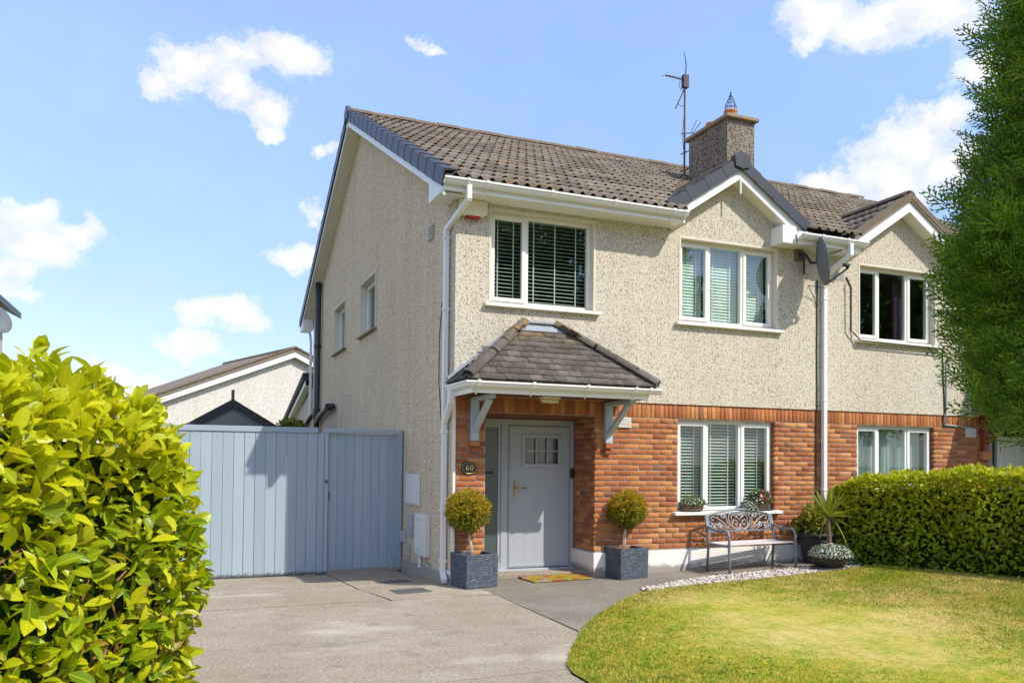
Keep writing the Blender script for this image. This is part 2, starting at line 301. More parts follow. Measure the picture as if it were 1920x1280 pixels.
simple('room', (.16, .15, .14), .9, var=.1)
simple('brass', (.55, .40, .12), .35, metal=.9, var=.15)
simple('gold_paint', (.80, .62, .20), .35, metal=.4, var=.05)
simple('bell_cream', (.74, .68, .50), .5, var=.06)
simple('bell_red', (.38, .015, .015), .4, var=.1)
simple('dish_grey', (.14, .155, .17), .75, var=.12, scale=5)
simple('vent_grey', (.44, .42, .38), .7, var=.15, scale=14)
simple('meter_white', (.66, .66, .63), .6, var=.08, scale=5)
simple('meter_grey', (.40, .42, .44), .6, var=.1)
simple('shed_panel', (.13, .17, .195), .5, var=.15)
simple('shed_roof', (.035, .033, .036), .7, var=.25)
simple('asphalt', (.05, .05, .052), .9, var=.3, scale=40)
# ------------------------------------------------------------------ geometry helpers
def link(o, parent=None):
    COL.objects.link(o)
    if parent is not None:
        o.parent = parent
        if parent.type == 'EMPTY' and parent.get('world_parts'): o.matrix_parent_inverse = Matrix.Translation(parent.location).inverted()
    return o
def thing(name, label, cat, loc=(0, 0, 0), rz=0, group=None, world=False):
    o = bpy.data.objects.new(name, None); o.empty_display_size = .1; o.location = loc; o.rotation_euler = (0, 0, rz); COL.objects.link(o)
    o['label'] = label; o['category'] = cat
    if group: o['group'] = group
    if world: o['world_parts'] = 1
    return o
def tag(o, label, cat, group=None):
    o['label'] = label; o['category'] = cat
    if group: o['group'] = group
    return o
def struct(o): o['kind'] = 'structure'; return o
def stuff(o): o['kind'] = 'stuff'; return o
def setmat(me, mat): me.materials.append(MATS[mat])
class MB:
    def __init__(s, T=None): s.v = []; s.f = []; s.T = T
    def pt(s, p): return tuple(s.T(*p)) if s.T else tuple(p)
    def add(s, vs, fs):
        k = len(s.v); s.v += [s.pt(p) for p in vs]; s.f += [tuple(k+i for i in f) for f in fs]; return s
    def box(s, x0, x1, y0, y1, z0, z1):
        return s.add([(x0, y0, z0), (x1, y0, z0), (x1, y1, z0), (x0, y1, z0), (x0, y0, z1), (x1, y0, z1), (x1, y1, z1), (x0, y1, z1)], [(0, 3, 2, 1), (4, 5, 6, 7), (0, 1, 5, 4), (1, 2, 6, 5), (2, 3, 7, 6), (3, 0, 4, 7)])
    def prism(s, poly, axis, a0, a1):     # polygon in the two other axes, extruded along axis
        def mk(p, a): q = list(p); q.insert(axis, a); return tuple(q)
        n = len(poly)
        return s.add([mk(p, a0) for p in poly]+[mk(p, a1) for p in poly], [tuple(range(n)), tuple(range(2*n-1, n-1, -1))]+[(i, i+n, (i+1) % n+n, (i+1) % n) for i in range(n)])
    def quad(s, *p): return s.add(p, [tuple(range(len(p)))])
    def bar(s, a, b, w, h=None, upv=(0, 0, 1)):   # rectangular bar between two points
        a = Vector(a); b = Vector(b); d = (b-a).normalized(); h = h or w; u = Vector(upv)
        if abs(d.dot(u)) > .98: u = Vector((0, 1, 0))
        sx = d.cross(u).normalized()*w/2; sy = sx.cross(d).normalized()*h/2
        vs = [p+q for p in (a, b) for q in (-sx-sy, sx-sy, sx+sy, -sx+sy)]
        return s.add(vs, [(0, 3, 2, 1), (4, 5, 6, 7)]+[(i, (i+1) % 4, (i+1) % 4+4, i+4) for i in range(4)])
    def tube(s, pts, r, n=8, cap=True):
        pts = [Vector(p) for p in pts]; rs = r if isinstance(r, (list, tuple)) else [r]*len(pts); vs = []; fs = []; pu = None
        for i, p in enumerate(pts):
            d = (pts[min(i+1, len(pts)-1)]-pts[max(i-1, 0)]).normalized()
            if pu is None: pu = Vector((0, 0, 1)) if abs(d.z) < .9 else Vector((1, 0, 0))
            sx = d.cross(pu).normalized(); pu = sx.cross(d).normalized()
            vs += [p+(sx*math.cos(6.28319*k/n)+pu*math.sin(6.28319*k/n))*rs[i] for k in range(n)]
        for i in range(len(pts)-1): fs += [(i*n+k, i*n+(k+1) % n, (i+1)*n+(k+1) % n, (i+1)*n+k) for k in range(n)]
        if cap: fs += [tuple(range(n-1, -1, -1)), tuple(range((len(pts)-1)*n, len(pts)*n))]
        return s.add(vs, fs)
    def lathe(s, prof, c=(0, 0, 0), n=24):     # (r, z) profile
        vs = [(c[0]+r*math.cos(6.28319*k/n), c[1]+r*math.sin(6.28319*k/n), c[2]+z) for r, z in prof for k in range(n)]
        return s.add(vs, [(i*n+k, i*n+(k+1) % n, (i+1)*n+(k+1) % n, (i+1)*n+k) for i in range(len(prof)-1) for k in range(n)])
    def mesh(s, name, mat, bevel=0, smooth=False, fix=True):
        me = bpy.data.meshes.new(name); me.from_pydata(s.v, [], s.f)
        if bevel or fix:
            bm = bmesh.new(); bm.from_mesh(me); bmesh.ops.recalc_face_normals(bm, faces=bm.faces)
            if bevel: bmesh.ops.bevel(bm, geom=[e for e in bm.edges if len(e.link_faces) == 2 and e.calc_face_angle(0) > .6], offset=bevel, segments=1, affect='EDGES', clamp_overlap=True)
            bm.to_mesh(me); bm.free()
        if smooth: me.polygons.foreach_set('use_smooth', [True]*len(me.polygons))
        setmat(me, mat); return me
    def build(s, name, mat, parent=None, bevel=0, smooth=False, fix=True):
        return link(bpy.data.objects.new(name, s.mesh(name, mat, bevel, smooth, fix)), parent)
def box(name, mat, parent, x0, x1, y0, y1, z0, z1, bevel=0, T=None): return MB(T).box(x0, x1, y0, y1, z0, z1).build(name, mat, parent, bevel)
def inst(name, me, parent, mw):
    o = bpy.data.objects.new(name, me); link(o, parent); o.matrix_basis = mw; return o
def npmesh(name, V, Tr, mat, smooth=False, luv=None):
    me = bpy.data.meshes.new(name); n, m = len(V), len(Tr); k = Tr.shape[1]
    me.vertices.add(n); me.vertices.foreach_set('co', V.astype(np.float32).ravel()); me.loops.add(m*k); me.loops.foreach_set('vertex_index', Tr.astype(np.int32).ravel())
    me.polygons.add(m); me.polygons.foreach_set('loop_start', np.arange(0, m*k, k, dtype=np.int32)); me.polygons.foreach_set('loop_total', np.full(m, k, dtype=np.int32))
    if smooth: me.polygons.foreach_set('use_smooth', np.ones(m, dtype=bool))
    me.update(calc_edges=True)
    if luv is not None: me.attributes.new('luv', 'FLOAT_VECTOR', 'POINT').data.foreach_set('vector', luv.astype(np.float32).ravel())
    setmat(me, mat); return me
def stamp(tv, tf, Mats, pos):      # template verts, faces (equal length), n 3x3 matrices (columns = axes), n positions
    V = np.einsum('nij,kj->nki', Mats, tv)+pos[:, None, :]; n, k = len(pos), len(tv)
    return V.reshape(-1, 3), (tf[None]+(np.arange(n)*k)[:, None, None]).reshape(-1, tf.shape[1])
def frames(nrm, dirs):             # x = side, y = along dirs, z = near nrm
    y = dirs/np.linalg.norm(dirs, axis=1)[:, None]; x = np.cross(y, nrm); x /= np.linalg.norm(x, axis=1)[:, None]+1e-9; z = np.cross(x, y)
    return np.stack([x, y, z], axis=2)
def split_pieces(name, parent, templates, Ms, pos, mat, nobj, rest_name, smooth=False, key=None):
    """nearest nobj pieces are objects that share template meshes, the rest one joined part"""
    d = np.linalg.norm(pos-np.array(CAM), axis=1) if key is None else key
    order = np.argsort(d); tm = [npmesh(name, tv, tf, mat, smooth, tv) for tv, tf in templates]; which = rng.integers(0, len(templates), len(pos))
    for i in order[:nobj]:
        m = Matrix(Ms[i].tolist()).to_4x4(); m.translation = Vector(pos[i]); inst(name, tm[which[i]], parent, m)
    rest = order[nobj:]
    if len(rest):
        Vs, Fs, Us, k = [], [], [], 0
        for j, (tv, tf) in enumerate(templates):
            ii = rest[which[rest] == j]
            if len(ii):
                V, F = stamp(tv, tf, Ms[ii], pos[ii]); Vs.append(V); Fs.append(F+k); k += len(V); Us.append(np.tile(tv, (len(ii), 1)))
        o = link(bpy.data.objects.new(rest_name, npmesh(rest_name, np.concatenate(Vs), np.concatenate(Fs), mat, smooth, np.concatenate(Us))), parent); stuff(o)
# leaf templates -----------------------------------------------------
def leaf_template(rows, bend=.15, fold=.12, twist=0):
    # rows: (t, halfwidth); local y along, x across, z up
    vs = []
    for t_, w_ in rows:
        z = -bend*t_*t_; vs += [(-w_, t_, z+fold*w_+twist*w_*t_), (0, t_, z), (w_, t_, z+fold*w_-twist*w_*t_)]
    fs = []
    for i in range(len(rows)-1):
        a = i*3; b = a+3
        for k in (0, 1): fs += [(a+k, a+k+1, b+k+1), (a+k, b+k+1, b+k)]
    return np.array(vs, float), np.array(fs)
LAUREL = [leaf_template([(0, .006), (.08, .008), (.16, .08), (.38, .20), (.62, .215), (.84, .135), (1, .005)], b, f, tw) for b, f, tw in ((.14, .5, 0), (.3, .35, .5), (-.06, .6, -.4), (.45, .4, .2))]
LAUREL += [leaf_template([(0, .006), (.08, .008), (.16, .06), (.4, .14), (.65, .15), (.86, .08), (1, .004)], .25, .7, .3), leaf_template([(0, .006), (.07, .008), (.15, .11), (.36, .24), (.6, .25), (.82, .19), (.94, .05)], .1, .3, -.6), leaf_template([(0, .006), (.1, .008), (.2, .09), (.4, .19), (.55, .22), (.68, .14), (.72, .10)], .5, .8, .2)]
SMALL = [leaf_template([(0, .02), (.45, .26), (1, .02)], .15, .4)]
def spray_template(seed):
    rg = random.Random(seed); vs, fs = [], []
    def blade(p, a, L, wd, z0, z1):
        k = len(vs); c, s_ = math.sin(a), math.cos(a)
        q = (p[0]+c*L, p[1]+s_*L); n_ = (s_*wd, -c*wd); m = (p[0]+c*L*.45, p[1]+s_*L*.45)
        vs.extend([(p[0], p[1], z0), (m[0]+n_[0], m[1]+n_[1], (z0+z1)/2), (q[0], q[1], z1), (m[0]-n_[0], m[1]-n_[1], (z0+z1)/2)]); fs.extend([(k, k+1, k+2), (k, k+2, k+3)])
    for i in range(10):
        t_ = .04+i/10*.9; side = 1 if i % 2 else -1; L = (.42*(1-t_)+.12)*rg.uniform(.8, 1.15); a = side*rg.uniform(.55, .8); zz = -.16*t_*t_
        blade((0, t_), a, L, .027, zz, zz-.10*L+rg.uniform(-.03, .03))
        for j in range(3):
            u_ = .3+.26*j; p = (math.sin(a)*L*u_, t_+math.cos(a)*L*u_)
            blade(p, a+(.6 if j % 2 else -.6), L*.36*(1.1-u_*.4), .021, zz-.1*L*u_, zz-.1*L*u_-.03+rg.uniform(-.04, .04))
    blade((0, 0), 0, 1.08, .022, 0, -.17)
    return np.array(vs, float), np.array(fs)
SPRAY = [spray_template(s) for s in range(4)]
def gz(x, y):
    z = .028*min(max(x-2.3, 0), 4)
    if x < 1: z -= .062*max(y, 0)
    return z
# ------------------------------------------------------------------ ground, drive, path, lawn
def poly_sheet(name, mat, pts, parent=None, z=0, thick=0, step=None):
    b = MB(); n = len(pts)
    if thick: b.add([(x, y, gz(x, y)+z) for x, y in pts]+[(x, y, gz(x, y)+z-thick) for x, y in pts], [tuple(range(n)), tuple(range(2*n-1, n-1, -1))]+[(i, i+n, (i+1) % n+n, (i+1) % n) for i in range(n)])
    else: b.add([(x, y, gz(x, y)+z) for x, y in pts], [tuple(range(n))])
    return b.build(name, mat, parent, fix=bool(thick))
g = MB().add([(-400, -400, -.32), (400, -400, -.32), (400, 400, -.32), (-400, 400, -.32)], [(0, 1, 2, 3)]).build('ground', 'earth'); struct(g)
road = box('road', 'asphalt', None, -120, 120, -24, -15, -.3, -.16); struct(road)
pave = box('pavement', 'concrete', None, -120, 120, -15, -11.2, -.3, -.03); struct(pave)
drive = MB().box(-3.6, .6, -11.2, 0, -.3, -.03).add([(-3.6, 0, -.03), (.0, 0, -.03), (.0, 5, -.34), (-3.6, 5, -.34)], [(0, 1, 2, 3)]).build('driveway', 'joint_dirt'); struct(drive)
def slab(pts): poly_sheet('slab', 'concrete', pts, drive, 0, .06)
slab([(-3.6, -.862), (-1.025, -.862), (-1.20, 0), (-3.6, 0)]); slab([(-3.6, 0.002), (-1.215, 0.002), (-1.185, 2.5), (-1.185, 4.4), (-3.6, 4.4)])
slab([(-.99, -.862), (.26, -.862), (.26, -.02), (.0, -.02), (-1.185, -.02)]); slab([(-1.186, -.018), (-.002, -.018), (-.002, 4.4), (-1.155, 4.4), (-1.155, 2.5)])
slab([(-3.6, -4.42), (-.43, -4.33), (.0, -3.6), (.235, -3.2), (.26, -.912), (-3.6, -.912)])
slab([(-3.6, -8), (-.5, -8), (-.5, -4.5), (-.44, -4.345), (-3.6, -4.435)]); slab([(-3.6, -11.19), (-.5, -11.19), (-.5, -8.012), (-3.6, -8.012)])
LEDGE = [(-.50, -11.1), (-.50, -4.85), (-.49, -4.5), (-.42, -4.25), (-.26, -3.97), (-.05, -3.64), (.2, -3.26), (.52, -2.82), (.9, -2.40), (1.3, -2.0), (1.68, -1.65), (2.0, -1.42), (2.25, -1.31), (2.6, -1.25), (3.1, -1.24), (3.68, -1.24), (4.5, -1.18), (5.3, -1.09), (5.85, -1.02)]
PEB = [(2.12, -1.12), (2.6, -.93), (3.22, -.73), (4.0, -.66), (4.6, -.63), (5.2, -.58), (5.75, -.62)]
pth = poly_sheet('path', 'path', [(.26, -.02), (.262, -3.19)]+LEDGE[6:12]+[(2.12, -1.13)]+PEB+[(6.1, -.45), (6.1, .03), (2.3, .03), (2.08, .03), (2.08, .64), (.44, .64), (.44, .03), (.26, .03)], None, .004, .08); struct(pth)
peb = poly_sheet('gravel_bed', 'joint_dirt', PEB+[(6.2, -.7)]+LEDGE[:11:-1]+[(2.12, -1.3)], None, -.02, .05); struct(peb)
step = box('door_step', 'concrete', None, .46, 2.06, .30, .66, -.05, .05, .008); struct(step)
lawn_poly = LEDGE+[(6.3, -1.0), (6.7, -2.0), (7.3, -3.2), (9, -6), (12, -11.1)]
lb = MB(); lb.add([(x, y, gz(x, y)+.012) for x, y in lawn_poly], [tuple(range(len(lawn_poly)))])
lawn = lb.build('lawn', 'turf', fix=False); struct(lawn)
def inside(P, poly):
    x, y = P[:, 0], P[:, 1]; c = np.zeros(len(P), bool); n = len(poly)
    for i in range(n):
        x1, y1 = poly[i]; x2, y2 = poly[(i+1) % n]; k = (y1 > y) != (y2 > y); c ^= k & (x < (x2-x1)*(y-y1)/(y2-y1+1e-12)+x1)
    return c
def gza(x, y): return .028*np.clip(x-2.3, 0, 4)
def blades(name, n, x0, x1, y0, y1, h, wd, poly):
    P = np.stack([rng.uniform(x0, x1, n), rng.uniform(y0, y1, n)], 1); P = P[inside(P, poly)]; n = len(P)
    a = rng.uniform(0, 6.283, n); L = h*rng.uniform(.5, 1.25, n); lean = rng.uniform(.1, .95, n); b = rng.uniform(0, 6.283, n)
    z = gza(P[:, 0], P[:, 1])+.008; base = np.stack([P[:, 0], P[:, 1], z], 1); side = np.stack([np.cos(a), np.sin(a), np.zeros(n)], 1)*wd
    mid = base+np.stack([np.cos(b)*lean*L*.35, np.sin(b)*lean*L*.35, L*.6], 1); tip = base+np.stack([np.cos(b)*lean*L, np.sin(b)*lean*L, L*(1-.35*lean)], 1)
    V = np.stack([base-side, base+side, mid+side*.8, mid-side*.8, tip], 1).reshape(-1, 3); k = (np.arange(n)*5)[:, None]
    T = np.concatenate([k+np.array([[0, 1, 2]]), k+np.array([[0, 2, 3]]), k+np.array([[3, 2, 4]])])
    o = link(bpy.data.objects.new(name, npmesh(name, V, T, 'grass_blade'))); stuff(o); return o
tag(blades('grass', 340000, -.55, 8.6, -6.9, -.95, .040, .0036, lawn_poly), 'short dry lawn grass, straw coloured with green patches', 'grass')
tag(blades('grass_fringe', 30000, -.55, 12, -11, -6.9, .04, .004, lawn_poly), 'longer lawn grass out towards the pavement', 'grass')
# pebbles
def icos(sub):
    bm = bmesh.new(); bmesh.ops.create_icosphere(bm, subdivisions=sub, radius=1); bm.verts.ensure_lookup_table(); V = np.array([v.co[:] for v in bm.verts]); Fc = np.array([[v.index for v in f.verts] for f in bm.faces]); bm.free(); return V, Fc
IV, IF = icos(1); IV2, IF2 = icos(2)
pebtemps = [(IV2*np.array([1, .75, .55])*(1+.18*rng.standard_normal((len(IV2), 1)).clip(-1, 1)*.5), IF2) for _ in range(3)]
pp = PEB+[(6.15, -.72)]+LEDGE[:11:-1]
P = np.stack([rng.uniform(2.1, 6.2, 9000), rng.uniform(-1.35, -.5, 9000)], 1); P = P[inside(P, pp)][:2600]
n = len(P); a = rng.uniform(0, 6.283, n); s_ = rng.uniform(.014, .027, n)
Ms = frames(np.tile([0, 0, 1.], (n, 1))+rng.normal(0, .35, (n, 3)), np.stack([np.cos(a), np.sin(a), rng.normal(0, .25, n)], 1))*s_[:, None, None]
V, Fc = stamp(*pebtemps[0], Ms, np.stack([P[:, 0], P[:, 1], gza(P[:, 0], P[:, 1])+rng.uniform(-.012, .022, n)], 1))
tag(stuff(link(bpy.data.objects.new('pebbles', npmesh('pebbles', V, Fc, 'pebble', True)))), 'strip of pale rounded pebbles between lawn and path', 'pebbles')
for (cx, cy, rz_) in ((-.63, -.33, .12), (-.57, .82, .1)):
    t_ = tag(box('drain_cover', 'manhole', None, -.22, .22, -.16, .16, 0, .008, .004), 'dark square drain cover in the drive nearest the lawn side' if cy < 0 else 'dark drain cover in the drive close to the side gate', 'drain cover', 'drain covers set into the drive')
    t_.location = (cx, cy, gz(cx, cy)); t_.rotation_euler = (math.atan(-.062) if cy > 0 else 0, 0, rz_)

# ------------------------------------------------------------------ builders for house pieces
def brick_template():
    b = MB().box(-.5, .5, -.5, .5, -.5, .5); me = b.mesh('brick_t', 'brick', 0); bm = bmesh.new(); bm.from_mesh(me); bm.free(); return me
def unit_brick(k):
    rg = random.Random(k); e, h = .012, .035; vs = []
    # front face inset (bevel) + back ring, local x along, y depth(0 front..1 back), z height
    for (x, z) in ((-.5, -.5), (.5, -.5), (.5, .5), (-.5, .5)): vs.append((x, 1, z))
    for (x, z) in ((-.5, -.5), (.5, -.5), (.5, .5), (-.5, .5)): vs.append((x+rg.uniform(-.008, .008), .10, z+rg.uniform(-.025, .025)))
    for (x, z) in ((-.5+e, -.5+h), (.5-e, -.5+h), (.5-e, .5-h), (-.5+e, .5-h)): vs.append((x+rg.uniform(-.01, .01), 0+rg.uniform(0, .04), z+rg.uniform(-.03, .03)))
    fs = [(8, 9, 10), (8, 10, 11)]
    for a in (4, 0):
        b = a+4
        for i in range(4): j = (i+1) % 4; fs += [(a+i, a+j, b+j), (a+i, b+j, b+i)]
    return np.array(vs), np.array(fs)
BRICKS = [unit_brick(k) for k in range(4)]
def bricks(parent, T, cells, nobj=300):
    """cells: (a0, a1, c0, c1) on a wall; T(a, b, c) -> world with b the depth behind the face"""
    Ms, ps = [], []
    for a0, a1, c0, c1 in cells:
        j = random.uniform(-.002, .003); o = Vector(T((a0+a1)/2, j, (c0+c1)/2)); ax = Vector(T(1, 0, 0))-Vector(T(0, 0, 0)); bx_ = Vector(T(0, 1, 0))-Vector(T(0, 0, 0))
        ax *= (a1-a0); bx_ *= .045; cx = Vector((0, 0, c1-c0)); Ms.append([[ax[i], bx_[i], cx[i]] for i in range(3)]); ps.append(o)
    return Ms, ps
def stretcher_cells(a0, a1, c0, c1, holes, off=0, z0=.36):
    cells = []; k0 = int(math.floor((c0-z0)/.075+1e-6)); k = k0
    while z0+k*.075 < c1-.02:
        zb = z0+k*.075+.0055; zt = zb+.064
        if zb >= c0-.01:
            s_ = -5-(.1125 if k % 2 else 0)+off; n0 = int((a0-s_)/.225)-1; x = s_+n0*.225
            while x < a1:
                l, r = max(x+.0065, a0), min(x+.2185, a1); segs = [(l, r)] if r-l > .02 else []
                for h0, h1, hz0, hz1 in holes:
                    if zb < hz1-.02 and zt > hz0+.02:
                        ns = []
                        for (p, q) in segs:
                            if q <= h0 or p >= h1: ns.append((p, q))
                            else:
                                if p < h0-.02: ns.append((p, h0))
                                if q > h1+.02: ns.append((h1, q))
                        segs = ns
                cells += [(p, q, zb, zt) for p, q in segs]; x += .225
        k += 1
    return cells
def soldier_cells(a0, a1, c0, c1):
    n_ = round((a1-a0)/.075); w_ = (a1-a0)/n_; return [(a0+i*w_+.004, a0+(i+1)*w_-.004, c0+.006, c1-.004) for i in range(n_)]
FRONT = lambda a, b, c: (a, b, c)
GABLE = lambda a, b, c: (b, a, c)
def wall_holes(a0, a1, c0, c1, holes, b, thick, T, name, mat, parent, toplist=None):
    """rectangular wall with rectangular openings; toplist: (a, z) points of the top outline"""
    xs = sorted(set([a0, a1]+[h for H in holes for h in H[:2]]+([p[0] for p in toplist if a0 < p[0] < a1] if toplist else []))); m = MB(T)
    def top(a):
        if not toplist: return c1
        for (p, z), (q, w_) in zip(toplist, toplist[1:]):
            if p <= a <= q: return z+(w_-z)*(a-p)/(q-p+1e-9)
        return c1
    for l, r in zip(xs, xs[1:]):
        zs = [(h[2], h[3]) for h in holes if h[0] <= l+1e-6 and h[1] >= r-1e-6]; zs.sort(); z = c0
        for lo, hi in zs:
            if lo > z: m.box(l, r, b, b+thick, z, lo)
            z = hi
        m.add([(l, b, z), (r, b, z), (r, b, top(r)), (l, b, top(l)), (l, b+thick, z), (r, b+thick, z), (r, b+thick, top(r)), (l, b+thick, top(l))], [(0, 1, 2, 3), (7, 6, 5, 4), (0, 4, 5, 1), (3, 2, 6, 7), (0, 3, 7, 4), (1, 5, 6, 2)])
    return m.build(name, mat, parent)
def window(parent, T, a0, a1, c0, c1, splits, opening, depth=.09, blind=0, sill=(.09, .06), reveal='reveal', pitch=.05, tilt=.35, tapes=True, mat='window_upvc', rough_sill='sill_paint'):
    """splits: positions of mullion centres; opening: which lights carry a sash"""
    f = .048; m = MB(T); m.box(a0, a1, depth, depth+.07, c1-f, c1).box(a0, a1, depth, depth+.07, c0, c0+f*1.1).box(a0, a0+f, depth, depth+.07, c0+f*1.1, c1-f).box(a1-f, a1, depth, depth+.07, c0+f*1.1, c1-f)
    for s_ in splits: m.box(s_-f*.6, s_+f*.6, depth, depth+.07, c0+f*1.1, c1-f)
    win = m.build('window', mat, parent, .004)
    if reveal:
        e = .004; th = .03   # plaster band lining the opening
        r = MB(T); r.box(a0-th, a0+e, -.024, depth-.001, c0+.001, c1+th).box(a1-e, a1+th, -.024, depth-.001, c0+.001, c1+th).box(a0+e, a1-e, -.024, depth-.001, c1-e, c1+th); r.build('reveal', reveal, win, .003)
    ov, h = sill; MB(T).prism([(-ov, c0-h), (depth+.06, c0-h), (depth+.06, c0-.002), (-ov, c0-.018)], 0, a0-.09, a1+.09).build('sill', rough_sill, win, .004)
    ed = [a0+f]+[x for s_ in splits for x in (s_-f*.6, s_+f*.6)]+[a1-f]
    for i in range(len(ed)//2):
        l, r = ed[2*i], ed[2*i+1]; lo, hi = c0+f*1.1, c1-f; bd = depth+.02
        if opening[i]:
            q = .042; MB(T).box(l-.014, r+.014, depth-.016, depth+.05, hi-q, hi+.012).box(l-.014, r+.014, depth-.016, depth+.05, lo-.012, lo+q).box(l-.014, l+q, depth-.016, depth+.05, lo+q, hi-q).box(r-q, r+.014, depth-.016, depth+.05, lo+q, hi-q).build('sash', mat, win, .004)
            l += q; r -= q; lo += q; hi -= q; bd = depth+.008
        box('pane', 'glass', win, l-.003, r+.003, bd, bd+.006, lo-.003, hi+.003, T=T)
        if blind:
            zb = depth+.14; me = {}
            z = hi+.01; l2, r2 = l-.03, r+.03
            b = MB(T); cs, sn = math.cos(tilt)*.024, math.sin(tilt)*.024
            me = MB(T).add([(l2, -cs, sn), (r2, -cs, sn), (r2, cs, -sn), (l2, cs, -sn), (l2, -cs, sn+.003), (r2, -cs, sn+.003), (r2, cs, -sn+.003), (l2, cs, -sn+.003)], [(0, 3, 2, 1), (4, 5, 6, 7), (0, 1, 5, 4), (1, 2, 6, 5), (2, 3, 7, 6), (3, 0, 4, 7)]).mesh('blind_slat', 'blind')
            off = Vector(T(0, zb, 0))-Vector(T(0, 0, 0))
            while z > lo-.03: inst('blind_slat', me, win, Matrix.Translation(off+Vector((0, 0, z)))); z -= pitch
            if tapes:
                for k in ((.22, .8) if r-l < .6 else (.14, .5, .86)): x = l+(r-l)*k; box('blind_tape', 'blind', win, x-.008, x+.008, zb-.03, zb-.028, lo-.03, hi+.03, T=T)
    return win
# concrete roll tile: x across, y up the slope, z off the slope
def tile_template(cover, gauge, rolls=2, k=0):
    rg = random.Random(k); prof = []; rw = cover/rolls
    for i in range(rolls):
        o = i*rw; prof += [(o, 0), (o+rw*.40, .0), (o+rw*.50, .026), (o+rw*.68, .044), (o+rw*.86, .026), (o+rw*.96, .0)]
    prof.append((cover-.004, 0)); th = .016; L = gauge+.07; vs = []; n_ = len(prof)
    for y, lift in ((0, .046+rg.uniform(-.004, .004)), (L, .004)):
        vs += [(x, y, z+lift) for x, z in prof]+[(x, y, z+lift-th) for x, z in prof]
    fs = []
    for i in range(n_-1):
        a, b, c, d = i, i+1, 2*n_+i+1, 2*n_+i; fs += [(a, b, c), (a, c, d)]                       # top
        a, b, c, d = n_+i, n_+i+1, i+1, i; fs += [(a, b, c), (a, c, d)]                            # front edge
    fs += [(0, 2*n_, 3*n_), (0, 3*n_, n_), (n_-1, 2*n_-1, 4*n_-1), (n_-1, 4*n_-1, 3*n_-1)]
    return np.array(vs), np.array(fs)
def tile_slope(origin, ax, uy, ncol, nrow, cover, gauge, keep, jitter=.006):
    ax = Vector(ax).normalized(); uy = Vector(uy).normalized(); nz = ax.cross(uy).normalized(); nz = nz if nz.z > 0 else -nz; Ms, ps = [], []
    for r_ in range(nrow):
        for c in range(ncol):
            p = Vector(origin)+ax*(c*cover)+uy*(r_*gauge+random.uniform(-jitter, jitter)); ctr = p+ax*cover/2+uy*gauge/2
            if keep(ctr): Ms.append([[ax[i], uy[i], nz[i]] for i in range(3)]); ps.append(p+nz*random.uniform(0, .006))
    return Ms, ps
def halfround(name, me, parent, p, d, upv=(0, 0, 1)):
    d = Vector(d).normalized(); z = Vector(upv); x = d.cross(z).normalized(); z = x.cross(d); m = Matrix(((x.x, d.x, z.x, p[0]), (x.y, d.y, z.y, p[1]), (x.z, d.z, z.z, p[2]), (0, 0, 0, 1))); return inst(name, me, parent, m)
def ridge_mesh(L, r, mat, h=None):
    h = h or r; vs = []; n_ = 9
    for y in (0, L): 
        for rr in (1, .82): vs += [(math.cos(math.pi*i/(n_-1))*r*rr, y, math.sin(math.pi*i/(n_-1))*h*rr-.02) for i in range(n_)]
    b = MB(); fs = []
    for i in range(n_-1):
        fs += [(i, i+1, 2*n_+i+1, 2*n_+i), (n_+i, 3*n_+i, 3*n_+i+1, n_+i+1), (i, n_+i, n_+i+1, i+1), (2*n_+i, 2*n_+i+1, 3*n_+i+1, 3*n_+i)]
    b.add(vs, fs); return b.mesh('ridge_tile', mat)
def gutter(name, parent, pts, mat='upvc', w_=.11, h=.075, wall=1):
    """ogee gutter swept along a polyline; outer side is to the right of the direction of travel"""
    prof = [(0, h), (0, 0), (w_*.55, 0), (w_*.78, h*.30), (w_*.78, h*.55), (w_, h*.70), (w_, h), (w_*.93, h), (w_*.93, h*.75), (w_*.70, h*.6), (w_*.68, h*.34), (w_*.5, .006), (.006, .006), (.006, h)]
    b = MB(); n_ = len(prof); pts = [Vector(p) for p in pts]; vs = []
    for i, p in enumerate(pts):
        d0 = (pts[i]-pts[i-1]).normalized() if i else None; d1 = (pts[i+1]-pts[i]).normalized() if i < len(pts)-1 else None
        n0 = Vector((d0.y, -d0.x, 0)) if d0 else None; n1 = Vector((d1.y, -d1.x, 0)) if d1 else None
        nn = n0 or n1
        if n0 and n1: nn = (n0+n1)/(1+n0.dot(n1))
        vs += [p+nn*x+Vector((0, 0, z)) for x, z in prof]
    fs = [(i*n_+k, i*n_+(k+1) % n_, (i+1)*n_+(k+1) % n_, (i+1)*n_+k) for i in range(len(pts)-1) for k in range(n_)]; fs += [tuple(range(n_-1, -1, -1)), tuple(range((len(pts)-1)*n_, len(pts)*n_))]
    return b.add(vs, fs).build(name, mat, parent)
def gutter_union(parent, x, y, z, w_=.118, mat='upvc', name='gutter_clip'):
    b = MB(); b.prism([(y+.004, z-.006), (y-w_*.6, z-.006), (y-w_*.84, z+.022), (y-w_*.84, z+.038), (y-w_-.004, z+.05), (y-w_-.004, z+.082), (y-w_*.9, z+.082), (y+.004, z+.05)], 0, x-.02, x+.02); b.bar((x, y-w_*.3, z-.004), (x, y+.02, z-.09), .012); return b.build(name, mat, parent)
